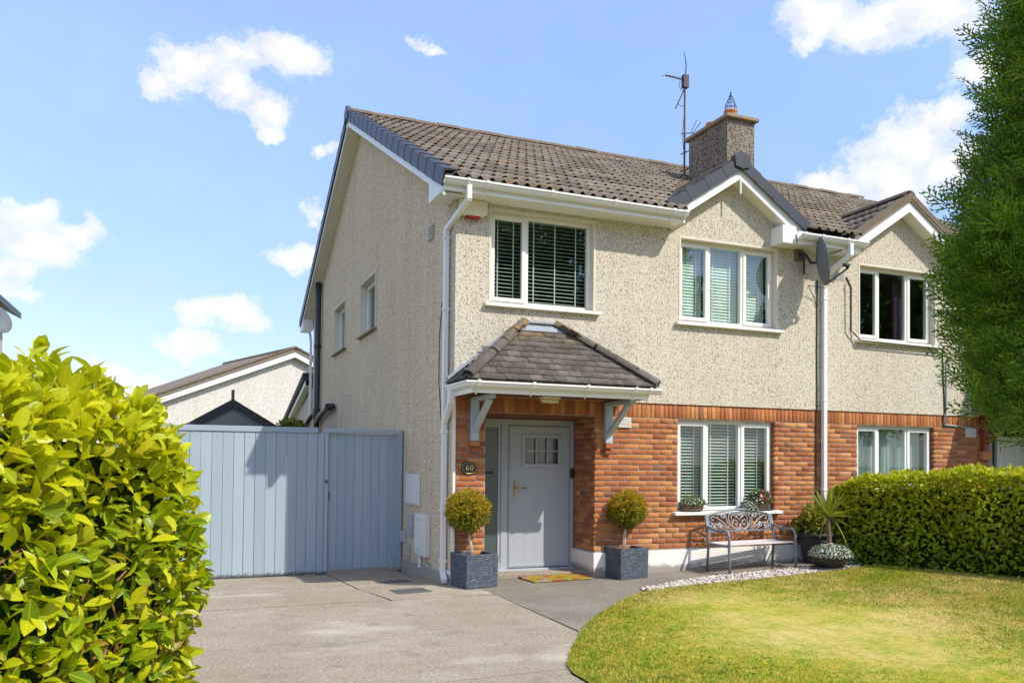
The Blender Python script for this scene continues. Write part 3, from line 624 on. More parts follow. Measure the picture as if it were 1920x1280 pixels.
def downpipe(parent, pts, w_=.066, mat='upvc', joints=()):
    m = MB()
    for a, b in zip(pts, pts[1:]):
        A, B = Vector(a), Vector(b); d = (B-A).normalized(); m.bar(A-d*.012, B+d*.012, w_, w_, (0, 1, 0) if abs(d.z) > .9 else (0, 0, 1))
    o = m.build('downpipe', mat, parent, .006)
    for (x, y, z) in joints: box('pipe_clip', mat, o, x-.046, x+.046, y-.042, y+.042, z-.018, z+.018, .004)
    return o
def louvre(parent, T, a0, a1, c0, c1, n_=4, mat='vent_grey', cols=0):
    m = MB(T); m.box(a0, a1, -.012, .004, c0, c1); v = m.build('vent', mat, parent)
    for i in range(n_):
        z = c0+(c1-c0)*(i+.5)/n_; h = (c1-c0)/n_*.32; box('louvre', 'upvc' if cols else mat, v, a0+.01, a1-.01, -.026, -.012, z-h, z+h, T=T)
    box('vent_slot', 'black_plastic', v, a0+.008, a1-.008, -.014, -.0125, c0+.008, c1-.008, T=T)
    return v
# ------------------------------------------------------------------ the house
RY, RZ, EY, EZ = 6.2, 8.53, -.40, 5.14
SL = (RZ-EZ)/(RY-EY)
def roofz(y): return EZ+SL*(y-EY) if y <= RY else RZ-.478*(y-RY)
H = thing('semi_detached_house', 'cream pebbledash house with brick ground floor, slate grey door and porch canopy', 'house', world=True)
UL = (.49, 2.02, 3.70, 4.93); UR = (3.45, 5.20, 3.665, 4.885); LR = (3.43, 5.18, .90, 2.235); DOOR = (.45, 2.07, -.05, 2.235)
wall_holes(0, 6.2, 2.45, 5.02, [UL, UR], -.018, .25, FRONT, 'front_wall', 'pebbledash', H, [(0, 5.02), (3.12, 5.02), (4.33, 5.82), (5.52, 5.02), (6.2, 5.02)])
GW = [(4.65, 6.0, 4.03, 5.04), (7.62, 9.0, 4.03, 5.05)]
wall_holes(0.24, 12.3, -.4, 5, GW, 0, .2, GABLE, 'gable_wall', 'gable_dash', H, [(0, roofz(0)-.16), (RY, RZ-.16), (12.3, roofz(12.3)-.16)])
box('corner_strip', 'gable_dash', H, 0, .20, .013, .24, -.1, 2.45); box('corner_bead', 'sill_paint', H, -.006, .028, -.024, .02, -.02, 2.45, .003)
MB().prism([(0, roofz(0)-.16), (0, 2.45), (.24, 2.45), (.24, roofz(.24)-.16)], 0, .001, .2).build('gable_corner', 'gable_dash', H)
box('rear_wall', 'pebbledash', H, .2, 6.2, 12.05, 12.3, -.4, 5.3)
box('interior_floor', 'room', H, .2, 6.2, .25, 12, 2.5, 2.6); box('interior_wall', 'room', H, .2, 6.2, 3.6, 3.7, 0, 5.3); box('interior_ceiling', 'room', H, .2, 6.2, .25, 12, 5.05, 5.08)
bw = wall_holes(.03, 6.2, -.1, 2.452, [(3.43, 5.20, .90, 2.235), (.45, 2.086, -.05, 2.235)], .0085, .22, FRONT, 'brick_wall', 'mortar', H)
box('porch_side', 'mortar', bw, .20, .452, .2, .72, -.05, 2.235); box('porch_jamb', 'mortar', bw, 2.082, 2.35, .2, .72, -.05, 2.235); box('porch_ceiling', 'red_timber', bw, .44, 2.09, .02, .72, 2.205, 2.232)
cells = stretcher_cells(.032, .448, .10, 2.235, [], .03)+stretcher_cells(2.072, 6.195, .345, 2.235, [LR], .02)+soldier_cells(.032, 6.195, 2.238, 2.45)
Ma, pa = bricks(bw, FRONT, cells)
PORCH = lambda a, b, c: (2.072+b, a, c)
Mb, pb = bricks(bw, PORCH, stretcher_cells(.004, .64, .345, 2.2, [], .06)); 
REV = lambda a, b, c: (5.182+b, a, c)
Mc, pc = bricks(bw, REV, stretcher_cells(.004, .088, .905, 2.235, [], .1))
split_pieces('brick', bw, BRICKS, np.array(Ma+Mb+Mc), np.array([p[:] for p in pa+pb+pc]), 'brick', 300, 'brickwork')
MB().add([(2.05, -.03, -.02), (6.2, -.03, .06), (6.2, -.03, .352), (2.05, -.03, .338), (2.05, .66, -.02), (6.2, .1, .06), (6.2, .012, .352), (2.05, .66, .338), ], [(0, 1, 2, 3), (0, 3, 7, 4), (1, 5, 6, 2), (3, 2, 6, 7)]).build('plinth', 'plinth', H, fix=False)
MB().prism([(-.022, -.05), (-.022, .17), (2.6, .03), (12.3, -.12), (12.3, -.5)], 0, -.022, .0).build('gable_plinth', 'plinth', H); box('pier_plinth', 'plinth', H, -.01, .452, -.026, .1, -.05, .10, .004)
# windows
window(H, FRONT, *UL, [1.045], [1, 0], blind=1, pitch=.052, tilt=-.35)
window(H, FRONT, *UR, [4.02, 4.625], [1, 0, 1], blind=1, pitch=.046, tilt=-1.2)
window(H, FRONT, *LR, [3.99, 4.595], [1, 0, 1], blind=1, pitch=.047, tilt=-.42, reveal=None, depth=.085, mat='upvc')
for gw in GW: window(H, GABLE, *gw, [], [1], depth=.13, sill=(.07, .05), reveal='reveal', rough_sill='cap_concrete'); 
for gw in GW: box('net_curtain', 'curtain', H, .32, .325, gw[0], gw[1], gw[2], gw[3])
# front door
fr = MB().box(.45, .50, .66, .74, .03, 2.2).box(2.02, 2.075, .66, .74, .03, 2.2).box(.93, 1.035, .66, .74, .03, 2.12).box(.50, 2.02, .66, .74, 2.12, 2.2).box(.50, .93, .66, .74, .03, .17).build('door_frame', 'door_paint', H, .006)
box('sidelight', 'frosted', fr, .50, .93, .69, .70, .17, 2.12); MB().box(.50, .54, .675, .7, .17, 2.12).box(.89, .93, .675, .7, .17, 2.12).box(.54, .89, .675, .7, 2.08, 2.12).box(.54, .89, .675, .7, .17, .21).build('glazing_bead', 'door_paint', fr, .003)
box('threshold', 'door_paint', fr, .45, 2.07, .60, .74, .0, .075, .008); box('letter_plate', 'black_plastic', fr, .70, .82, .665, .688, 1.42, 1.45, .004)
dr = wall_holes(1.045, 2.012, .085, 2.11, [(1.27, 1.85, 1.535, 1.965)], .672, .05, FRONT, 'door', 'door_paint', H)
MB().box(1.245, 1.875, .655, .672, 1.935, 1.99).box(1.245, 1.875, .655, .672, 1.51, 1.565).box(1.245, 1.30, .655, .672, 1.565, 1.935).box(1.82, 1.875, .655, .672, 1.565, 1.935).build('glazing_frame', 'door_paint', dr, .005)
for x in (1.473, 1.647): box('glazing_bar', 'door_paint', dr, x-.011, x+.011, .66, .676, 1.566, 1.934, .003)
for l, r in ((1.301, 1.461), (1.485, 1.635), (1.659, 1.819)): box('glazing_bar', 'door_paint', dr, l, r, .66, .676, 1.74, 1.762, .003)
box('door_pane', 'dark_glass', dr, 1.28, 1.84, .69, .698, 1.545, 1.955)
for i in range(5): box('board_groove', 'meter_grey', dr, 1.13+i*.165, 1.134+i*.165, .6705, .6718, .14, 1.49)
MB().box(1.06, 1.998, .662, .672, 2.075, 2.095).box(1.06, 1.998, .662, .672, .10, .135).box(1.06, 1.08, .662, .672, .135, 2.075).box(1.978, 1.998, .662, .672, .135, 2.075).build('door_moulding', 'door_paint', dr, .003)
box('handle_plate', 'brass', dr, 1.135, 1.17, .655, .672, 1.07, 1.32, .006); MB().tube([(1.152, .655, 1.225), (1.152, .615, 1.225), (1.17, .605, 1.225), (1.30, .605, 1.22)], .010).build('door_handle', 'brass', dr, smooth=True)
# main roof: deck, tiles, ridge, verge
deck = MB().add([(-.22, .1, roofz(.1)-.02), (6.2, .1, roofz(.1)-.02), (6.2, RY, RZ-.02), (-.22, RY, RZ-.02), (6.2, 12.9, roofz(12.9)), (-.22, 12.9, roofz(12.9)),
                 (-.22, .1, roofz(.1)-.10), (6.2, .1, roofz(.1)-.10), (6.2, RY, RZ-.12), (-.22, RY, RZ-.12), (6.2, 12.9, roofz(12.9)-.1), (-.22, 12.9, roofz(12.9)-.1)],
                [(0, 1, 2, 3), (3, 2, 4, 5), (6, 9, 8, 7), (9, 11, 10, 8), (0, 6, 7, 1), (5, 4, 10, 11), (0, 3, 9, 6), (3, 5, 11, 9), (1, 7, 8, 2), (2, 8, 10, 4)]).build('roof', 'roof_tile', H)
us = Vector((0, 1, SL)).normalized(); slope_len = (RY-EY)*math.sqrt(1+SL*SL); NR = 17; GA = (slope_len-.06)/NR
def gab(xc, hw, apex): return lambda p: not (abs(p.x-xc) < hw and p.z < apex-.06-.66*abs(p.x-xc))
g1 = gab(4.33, 1.24, 6.06); g2 = gab(7.72, 1.33, 6.0)
tt = [tile_template(.33, GA, 2, k) for k in range(3)]
Ms, ps = tile_slope((-.25, EY, EZ-.01), (1, 0, 0), us, 20, NR, .3225, GA, lambda p: g1(p) and p.x < 6.21)
split_pieces('roof_tile', deck, tt, np.array(Ms), np.array([p[:] for p in ps]), 'roof_tile', 300, 'roof_tiles_far', key=np.array([-p.z*0+(p-CAM).length for p in ps]))
rm = ridge_mesh(.46, .13, 'ridge_tile', .10)
for i in range(14): o = halfround('ridge_tile', rm, deck, (-.28+i*.464, RY, RZ+.035+random.uniform(-.008, .01)), (1, 0, 0)); o.rotation_euler.rotate_axis('Y', random.uniform(-.03, .03))
def verge_cap(parent, p, d, L, side, hgt=.17, lip=.13, mat='verge_plastic', name='verge_cap'):
    """L-section cap; d runs up the slope, side points outwards from the roof"""
    d = Vector(d).normalized(); s_ = Vector(side).normalized(); n_ = s_.cross(d).normalized(); n_ = n_ if n_.z > 0 else -n_; A = Vector(p)
    prof = [(.0, -hgt), (.018, -hgt), (.018, .012), (-.0, .03), (-lip, .03), (-lip, .012), (-.004, .010)]
    vs = [A+d*t_+s_*(x*k)+n_*(z+lf) for t_, k, lf in ((0, 1.25, .012), (L*1.04, 1, 0)) for x, z in prof]; n2 = len(prof)
    return MB().add(vs, [tuple(range(n2)), tuple(range(2*n2-1, n2-1, -1))]+[(i, (i+1) % n2, n2+(i+1) % n2, n2+i) for i in range(n2)]).build(name, mat, parent)
for i in range(NR): verge_cap(deck, (-.285, EY-.03+us.y*GA*i, EZ+.055+us.z*GA*i), us, GA, (-1, 0, 0), .19)
ur = Vector((0, -1, .478)).normalized()
for i in range(16): verge_cap(deck, (-.285, 12.92+ur.y*GA*i*1.03, roofz(12.92)+.06+ur.z*GA*i*1.03), ur, GA*1.03, (-1, 0, 0), .19)
MB().prism([(RY-.2, RZ-.14), (RY+.2, RZ-.14), (RY+.17, RZ+.06), (RY, RZ+.16), (RY-.17, RZ+.06)], 0, -.325, -.24).build('ridge_end_cap', 'verge_plastic', deck, .008)
# barge board, verge soffit, eaves box, fascia
def band(pts, dz, x0, x1): 
    q = [(y, z) for y, z in pts]+[(y, z-dz) for y, z in reversed(pts)]; return MB().prism(q, 0, x0, x1)
vp = [(-.34, roofz(-.34)-.03), (RY, RZ-.05), (12.88, roofz(12.88)-.03)]
band(vp[:2], .21, -.272, -.25).build('barge_board', 'upvc', H); band(vp[1:], .21, -.272, -.25).build('barge_board', 'upvc', H)
band([(-.30, roofz(-.3)-.215), (RY, RZ-.235)], .015, -.249, .0).build('verge_soffit', 'soffit', H); band([(RY, RZ-.235), (12.85, roofz(12.85)-.215)], .015, -.249, .0).build('verge_soffit', 'soffit', H)
for y in (1.3, 3.2, 5.0, 7.6, 9.6, 11.4): box('soffit_trim', 'upvc', H, -.25, 0, y, y+.035, roofz(y)-.245, roofz(y)-.232)
MB().prism([(-.335, 5.005), (.32, 5.005), (.32, roofz(.32)-.20), (-.335, roofz(-.335)-.06)], 0, -.274, -.002).build('eaves_box', 'upvc', H)
MB().prism([(12.35, 5.08), (12.95, 5.08), (12.95, roofz(12.95)-.02), (12.35, roofz(12.35)-.1)], 0, -.274, -.002).build('eaves_box', 'upvc', H)
box('fascia', 'upvc', H, -.272, 3.27, -.352, -.334, 4.995, 5.165, .004); box('fascia_lip', 'upvc', H, -.272, 3.27, -.358, -.352, 4.995, 5.025)
box('soffit', 'upvc', H, -.272, 3.27, -.334, -.018, 5.0, 5.012); box('eaves_end', 'upvc', H, 3.27, 3.30, -.352, -.02, 4.99, 5.20, .004)
gt = gutter('gutter', H, [(-.29, -.355, 5.062), (3.30, -.355, 5.062)])
for x in (.02, .28, 1.18, 2.12, 3.05, 3.24): gutter_union(gt, x, -.355, 5.062)
# front gable over the right-hand bedroom window
def gablet(parent, xc, hw, apex, y0, dry, deep=2.2):
    pit = .66; tip = apex-pit*hw; roof = MB()
    for s_ in (-1, 1): roof.add([(xc, y0, apex-.03), (xc+s_*hw, y0, tip-.03), (xc+s_*hw, deep, tip-.03), (xc, deep, apex-.03), (xc, y0, apex-.09), (xc+s_*hw, y0, tip-.09), (xc+s_*hw, deep, tip-.09), (xc, deep, apex-.09)], [(0, 1, 2, 3), (7, 6, 5, 4), (0, 4, 5, 1), (1, 5, 6, 2)])
    rf = roof.build('gablet_roof', 'roof_tile', parent); gtt = [tile_template(.33, .36, 2, 5)]; M_, p_ = [], []
    for s_ in (-1, 1):
        upd = Vector((-s_, 0, pit)).normalized(); a, b = tile_slope((xc+s_*hw, y0+(.0 if s_ < 0 else .33*7), tip-.01), (0, 1 if s_ < 0 else -1, 0), upd, 7, 4, .33, .365, lambda q: q.z > roofz(q.y)-.08); M_ += a; p_ += b
    split_pieces('gablet_tile', rf, gtt, np.array(M_), np.array([p[:] for p in p_]), 'roof_tile', 300, 'tiles')
    rm2 = ridge_mesh(.46, .12, 'ridge_tile', .09)
    for i in range(5): halfround('ridge_tile', rm2, rf, (xc, y0+.02+i*.45, apex+.02), (0, 1, 0))
    # barge boards, soffits
    for s_ in (-1, 1):
        q = [(xc, apex-.06), (xc+s_*hw*.985, tip-.05), (xc+s_*hw*.985, tip-.25), (xc, apex-.26)]; MB().prism(q, 1, y0+.03, y0+.052).build('barge_board', 'upvc', parent)
        q = [(xc, apex-.235), (xc+s_*hw*.985, tip-.225), (xc+s_*hw*.985, tip-.243), (xc, apex-.253)]; MB().prism(q, 1, y0+.053, -.002).build('barge_soffit', 'soffit' if dry else 'upvc', parent)
        if dry:
            d_ = Vector((-s_, 0, pit)).normalized(); L = math.hypot(hw, pit*hw)/4
            for i in range(4): verge_cap(rf, Vector((xc+s_*(hw+.03), y0+.0, tip+.03))+d_*L*i, d_, L, (0, -1, 0), .15, .24)
        else: MB().add([(xc+s_*.0, y0-.01, apex+.05), (xc+s_*(hw+.03), y0-.01, tip+.035), (xc+s_*(hw+.03), y0-.01, tip-.05), (xc, y0-.01, apex-.06), (xc, y0+.1, apex+.06), (xc+s_*(hw+.03), y0+.1, tip+.045), (xc+s_*(hw+.03), y0+.1, tip-.05), (xc, y0+.1, apex-.06)], [(0, 1, 2, 3), (4, 7, 6, 5), (0, 4, 5, 1), (3, 2, 6, 7), (1, 5, 6, 2)]).build('verge_mortar', 'ridge_tile', rf)
    if dry:
        MB().prism([(xc-.13, apex-.10), (xc, apex-.13), (xc+.13, apex-.10), (xc+.15, apex+.06), (xc+.06, apex+.12), (xc-.06, apex+.12), (xc-.15, apex+.06)], 1, y0-.045, y0+.06).build('ridge_end_cap', 'verge_plastic', rf, .008)
    return rf
gablet(H, 4.33, 1.24, 6.06, -.27, True)
box('gable_foot', 'upvc', H, 5.07, 5.33, -.30, -.02, 4.93, 5.20, .004); box('barge_rod', 'upvc', H, 4.32, 4.34, -.262, -.245, 5.58, 5.80)
# short eaves between the two gables
box('fascia', 'upvc', H, 5.33, 6.2, -.352, -.334, 4.93, 5.12, .004); box('soffit', 'upvc', H, 5.33, 6.2, -.334, -.018, 4.935, 4.95)
# chimney
ch = box('chimney', 'chimney_dash', H, 6.19, 6.82, 2.55, 3.80, 6.3, 8.12); MB().box(6.13, 6.88, 2.47, 3.90, 8.12, 8.19).build('chimney_cap', 'cap_concrete', ch, .01)
def pot(x, y): return MB().lathe([(.09, 8.18), (.125, 8.19), (.115, 8.24), (.12, 8.36), (.13, 8.37), (.13, 8.40), (.095, 8.40), (.085, 8.2)], (x, y, 0), 20).build('chimney_pot', 'terracotta', ch, smooth=True)
pot(6.47, 2.82); pot(6.5, 3.45)
cw = MB()
for k in range(8): a = k*.785; cw.tube([(6.47+.115*math.cos(a), 2.82+.115*math.sin(a), 8.38), (6.47+.10*math.cos(a), 2.82+.10*math.sin(a), 8.52), (6.47+.01*math.cos(a), 2.82+.01*math.sin(a), 8.72)], .0055, 5)
for z, r_ in ((8.46, .108), (8.53, .098), (8.6, .066)): cw.tube([(6.47+r_*math.cos(a*.5236), 2.82+r_*math.sin(a*.5236), z) for a in range(13)], .005, 5)
cw.tube([(6.47, 2.82, 8.68), (6.47, 2.82, 8.77)], .014, 6); cw.build('bird_guard', 'wire', ch)
box('flashing', 'lead', ch, 6.17, 6.84, 2.50, 2.55, roofz(2.5)+.02, roofz(2.5)+.16)
# pipes on the gable
downpipe(H, [(.04, -.41, 5.06), (.04, -.41, 4.90), (-.052, .22, 4.66), (-.052, .22, .12)], joints=[(-.052, .22, z) for z in (4.55, 3.6, 1.98, .95, .28)] )
MB().bar((-.052, .23, .13), (-.085, .03, .045), .07, .07).build('pipe_shoe', 'upvc', H, .006)
downpipe(H, [(-.09, -.14, 2.50), (-.09, -.14, 2.36), (-.055, .17, 2.12)], .06)
downpipe(H, [(-.06, 12.55, 5.0), (-.06, 12.35, 4.75), (-.06, 12.35, 2.75), (-.06, 12.8, 2.3)], joints=[(-.06, 12.35, 4.2), (-.06, 12.35, 3.4)])
sp = MB().tube([(-.10, 10.9, 6.35), (-.10, 10.9, -.4)], .075, 14).build('soil_pipe', 'soil_pipe', H, smooth=True)
MB().tube([(-.10, 10.9, 6.33), (-.10, 10.9, 6.44)], .082, 14).build('vent_cap', 'black_plastic', sp); MB().tube([(-.10, 10.9, 4.42), (-.10, 10.9, 4.49)], .088, 14).build('pipe_bracket', 'black_plastic', sp); MB().tube([(-.10, 10.9, 2.55), (-.10, 10.9, 2.86)], .092, 14).build('pipe_collar', 'black_plastic', sp)
MB().tube([(-.10, 10.9, 2.50), (-.11, 10.3, 2.66), (-.12, 9.3, 2.78), (-.10, 8.6, 2.80)], .07, 12).build('waste_branch', 'black_plastic', sp, smooth=True)
MB().tube([(-.15, 8.75, 2.79), (-.15, 9.0, 2.79)], .09, 12).build('pipe_collar', 'black_plastic', sp)
MB().tube([(-.2, 12.0, 2.0), (-.2, 12.0, 2.52), (-.12, 11.6, 2.72), (-.04, 11.3, 2.78)], .065, 12).build('waste_pipe', 'black_plastic', H, smooth=True)
louvre(H, GABLE, .95, 1.2, 4.74, 4.95, 5); louvre(H, GABLE, 11.3, 11.7, 4.7, 5.0, 5); louvre(H, FRONT, 5.46, 5.70, 4.60, 4.74, 5); louvre(H, FRONT, 2.42, 2.64, 2.09, 2.232, 6, 'upvc', 1)
MB().tube([(-.012, .52, 3.75), (-.012, .62, 3.3), (-.012, .63, 2.7), (-.012, .5, 2.15)], .006, 5).build('cable', 'black_plastic', H)
MB().tube([(5.985, -.03, 4.5), (5.98, -.03, 3.2), (5.985, -.03, 2.46), (5.98, -.012, 2.4), (5.985, -.012, .5)], .011, 5).build('cable', 'black_plastic', H)
downpipe(H, [(6.28, -.42, 5.0), (6.28, -.42, 4.84), (6.10, -.06, 4.56), (6.10, -.06, .08)], .07, joints=[(6.10, -.06, z) for z in (4.2, 2.6, 1.2)])
gt2 = gutter('gutter', H, [(5.30, -.355, 4.995), (6.62, -.355, 4.995)])
for x in (5.36, 5.7, 6.2, 6.4): gutter_union(gt2, x, -.355, 4.995)
# rear lean-to
ex = MB().prism([(12.3, -.4), (17.6, -.4), (17.6, 2.5), (12.3, 3.5)], 0, -.02, 5).build('rear_extension', 'pebbledash', H)
MB().prism([(12.4, 3.56), (17.7, 2.42), (17.7, 2.62), (12.4, 3.8)], 0, -.2, -.17).build('barge_board', 'upvc', ex); MB().prism([(12.35, 3.72), (17.8, 2.52), (17.8, 2.66), (12.35, 3.92)], 0, -.26, 5.1).build('extension_roof', 'shed_roof', ex); MB().prism([(12.4, 3.56), (17.6, 2.42), (17.6, 2.44), (12.4, 3.58)], 0, -.17, -.02).build('extension_soffit', 'soffit', ex)
# porch canopy
cz0, cz1, cy0, cx0, cx1, tx0, tx1 = 2.60, 3.42, -.86, -.10, 2.52, .95, 1.48
cn = MB().add([(cx0, cy0, cz0), (cx1, cy0, cz0), (tx1, -.02, cz1), (tx0, -.02, cz1), (cx0, -.02, cz0), (cx1, -.02, cz0), (cx0, cy0, cz0-.04), (cx1, cy0, cz0-.04), (cx1, -.02, cz0-.04), (cx0, -.02, cz0-.04)], [(0, 1, 2, 3), (0, 3, 4), (1, 5, 2), (6, 9, 8, 7), (0, 6, 7, 1), (0, 4, 9, 6), (1, 7, 8, 5)]).build('porch_canopy', 'canopy_tile', H)
def flat_tile(w_, L, k):
    rg = random.Random(k); th = .013; lf = .026+rg.uniform(-.003, .004); j = rg.uniform(-.004, .004)
    vs = [(.002, 0+j, lf), (w_-.003, 0-j, lf+.002), (w_-.003, L, .004), (.002, L, .004), (.002, j, lf-th), (w_-.003, -j, lf-th)]
    return np.array(vs), np.array([(0, 1, 2), (0, 2, 3), (4, 5, 1), (4, 1, 0)])
ft = [flat_tile(.165, .2, k) for k in range(4)]
def can_rows(origin, ax, uy, nrow, ncol, keep):
    M_, p_ = [], []
    for r_ in range(nrow):
        a, b = tile_slope(Vector(origin)+Vector(uy).normalized()*.118*r_-Vector(ax)*(.082 if r_ % 2 else 0), ax, uy, ncol, 1, .165, .118, keep, .002); M_ += a; p_ += b
    return M_, p_
fy = Vector((0, -.02-cy0, cz1-cz0)); 
def kf(p): t_ = (p.z-cz0)/(cz1-cz0); return cx0+(tx0-cx0)*t_-.06 < p.x < cx1+(tx1-cx1)*t_+.06 and t_ < .93
M_, p_ = can_rows((cx0-.02, cy0-.03, cz0-.02), (1, 0, 0), fy, 10, 17, kf)
ly = Vector((tx0-cx0, 0, cz1-cz0)); ry = Vector((tx1-cx1, 0, cz1-cz0))
def kl(p): t_ = (p.z-cz0)/(cz1-cz0); return p.y > cy0+(-.02-cy0)*t_-.05 and p.y < -.04
a, b = can_rows((cx0-.02, cy0-.02, cz0-.02), (0, 1, 0), ly, 11, 6, kl); M_ += a; p_ += b
a, b = can_rows((cx1+.02, cy0-.02, cz0-.02), (0, 1, 0), ry, 11, 6, kl); M_ += a; p_ += b
split_pieces('canopy_tile', cn, ft, np.array(M_), np.array([p[:] for p in p_]), 'canopy_tile', 300, 'tiles')
hm = ridge_mesh(.36, .085, 'canopy_tile', .075)
for A, B in (((cx0-.02, cy0-.03, cz0-.0), (tx0, -.03, cz1)), ((cx1+.02, cy0-.03, cz0-.0), (tx1, -.03, cz1))):
    A, B = Vector(A), Vector(B); d_ = (B-A).normalized(); n_ = int((B-A).length/.335+.9)
    for i in range(n_): halfround('hip_tile', hm, cn, A+d_*i*(B-A).length/n_+Vector((0, 0, .035)), d_)
MB().bar((cx0+.0, -.03, cz0+.06), (tx0-.05, -.03, cz1+.05), .03, .07, (0, -1, 0)).build('flashing', 'lead', cn); MB().bar((tx0-.06, -.035, cz1+.055), (tx1+.06, -.035, cz1+.055), .03, .07, (0, -1, 0)).build('flashing', 'lead', cn)
MB().add([(tx0+.02, -.035, cz1+.02), (tx1-.02, -.035, cz1+.02), (tx1+.14, -.165, cz1-.085), (tx0-.14, -.165, cz1-.085)], [(0, 1, 2, 3)]).build('lead_apron', 'lead', cn)
MB().box(-.03, 2.43, -.80, -.782, 2.425, 2.545).box(-.03, -.012, -.782, -.02, 2.425, 2.545).box(2.412, 2.43, -.782, -.02, 2.425, 2.545).build('canopy_fascia', 'upvc', cn, .003)
box('canopy_soffit', 'red_timber', cn, -.01, 2.41, -.78, -.02, 2.455, 2.47); box('soffit_joint', 'dark_red_paint', cn, -.01, 2.41, -.44, -.43, 2.452, 2.455)
gt3 = gutter('canopy_gutter', H, [(-.03, -.03, 2.495), (-.03, -.80, 2.495), (2.60, -.80, 2.495)], w_=.10, h=.07)
for x in (.03, .75, 1.5, 2.2, 2.42): gutter_union(gt3, x, -.80, 2.495, .108)
for x in (.28, 2.26):
    b = MB(); b.box(x-.055, x+.055, -.075, -.001, 1.86, 2.43); b.bar((x, -.03, 2.405), (x, -.70, 2.405), .085, .06); b.bar((x, -.05, 1.98), (x, -.60, 2.375), .075, .06); b.build('canopy_bracket', 'bracket_paint', H, .006)
    box('corbel_brick', 'brick', H, x-.06, x+.06, -.085, -.002, 1.79, 1.855, .006); box('corbel_brick', 'brick', H, x-.05, x+.05, -.05, -.002, 1.715, 1.78, .006)
# ------------------------------------------------------------------ the other half of the pair
NB = thing('semi_detached_house', 'adjoining cream pebbledash house with old brown gable tiles behind the conifer', 'house', (6.2, 0, 0), world=True)
NU = (6.87, 8.54, 3.63, 4.83); NL = (6.84, 8.54, .90, 2.235)
wall_holes(6.2, 13, 2.45, 5.0, [NU], -.018, .25, FRONT, 'front_wall', 'pebbledash', NB, [(6.2, 5.0), (6.4, 5.0), (7.72, 5.72), (9.05, 5.0), (13, 5.0)])
nbw = wall_holes(6.2, 13, -.1, 2.452, [(6.84, 8.56, .90, 2.235), (9.86, 11.9, -.1, 2.235)], .0085, .22, FRONT, 'brick_wall', 'mortar', NB)
Ma, pa = bricks(nbw, FRONT, stretcher_cells(6.2, 9.855, .9, 2.235, [NL], .02)+soldier_cells(6.205, 10.6, 2.238, 2.45)); REV2 = lambda a, b, c: (8.542+b, a, c); Mc, pc = bricks(nbw, REV2, stretcher_cells(.004, .088, .905, 2.235, [], .1))
split_pieces('brick', nbw, BRICKS, np.array(Ma+Mc), np.array([p[:] for p in pa+pc]), 'brick', 300, 'brickwork')
box('plinth', 'plinth', NB, 6.2, 9.86, -.03, 0, 0, .35)
box('interior_wall', 'room', NB, 6.2, 13, 3.6, 3.7, 0, 5.3); box('interior_floor', 'room', NB, 6.2, 13, .25, 12, 2.5, 2.6); box('interior_ceiling', 'room', NB, 6.2, 13, .25, 12, 5.05, 5.08); box('gable_wall', 'pebbledash', NB, 13, 13.2, 0, 12.3, -.4, 5.2); box('rear_wall', 'pebbledash', NB, 6.2, 13, 12.05, 12.3, -.4, 5.3)
nu = window(NB, FRONT, *NU, [7.37, 8.0], [1, 0, 1], mat='window_upvc'); nl = window(NB, FRONT, *NL, [7.36, 7.99], [1, 0, 1], reveal=None, depth=.085, mat='upvc')
def drape(name, mat, parent, x0, x1, z0, z1, y, amp, n_):
    vs = []; k = int((x1-x0)/.012)
    for i in range(k+1): x = x0+(x1-x0)*i/k; yy = y+amp*math.sin(n_*6.283*i/k)+amp*.4*math.sin(n_*15*i/k); vs += [(x, yy, z0), (x, yy, z1)]
    MB().add(vs, [(2*i, 2*i+2, 2*i+3, 2*i+1) for i in range(k)]).build(name, mat, parent, smooth=True, fix=False)
drape('curtain', 'curtain', nl, 6.86, 7.42, .92, 2.24, .27, .022, 7); drape('curtain', 'curtain', nl, 7.55, 8.5, .92, 2.24, .28, .022, 11); drape('curtain', 'purple_curtain', nu, 7.92, 8.12, 3.6, 4.83, .3, .03, 5)
nd = MB().add([(6.2, .1, roofz(.1)-.02), (13.4, .1, roofz(.1)-.02), (13.4, RY, RZ-.02), (6.2, RY, RZ-.02), (13.4, 12.9, roofz(12.9)), (6.2, 12.9, roofz(12.9)), (6.2, .1, roofz(.1)-.10), (13.4, .1, roofz(.1)-.10), (13.4, RY, RZ-.12), (6.2, RY, RZ-.12), (13.4, 12.9, roofz(12.9)-.1), (6.2, 12.9, roofz(12.9)-.1)],
    [(0, 1, 2, 3), (3, 2, 4, 5), (6, 9, 8, 7), (9, 11, 10, 8), (0, 6, 7, 1), (5, 4, 10, 11), (0, 3, 9, 6), (3, 5, 11, 9), (1, 7, 8, 2), (2, 8, 10, 4)]).build('roof', 'roof_tile', NB)
Ms, ps = tile_slope((6.2, EY, EZ-.01), (1, 0, 0), us, 22, NR, .3225, GA, g2)
split_pieces('roof_tile', nd, tt, np.array(Ms), np.array([p[:] for p in ps]), 'roof_tile', 300, 'roof_tiles_far')
for i in range(15): halfround('ridge_tile', rm, nd, (6.22+i*.464, RY, RZ+.035+random.uniform(-.008, .01)), (1, 0, 0))
gablet(NB, 7.72, 1.33, 6.0, -.27, False)
box('fascia', 'upvc', NB, 6.2, 6.52, -.352, -.334, 4.90, 5.10, .004); box('soffit', 'upvc', NB, 6.2, 6.52, -.334, -.018, 4.905, 4.92); box('eaves_end', 'upvc', NB, 6.52, 6.56, -.352, -.02, 4.90, 5.06, .004)
louvre(NB, FRONT, 6.32, 6.56, 4.54, 4.68, 5); louvre(NB, FRONT, 9.28, 9.52, 2.09, 2.232, 6, 'upvc', 1)
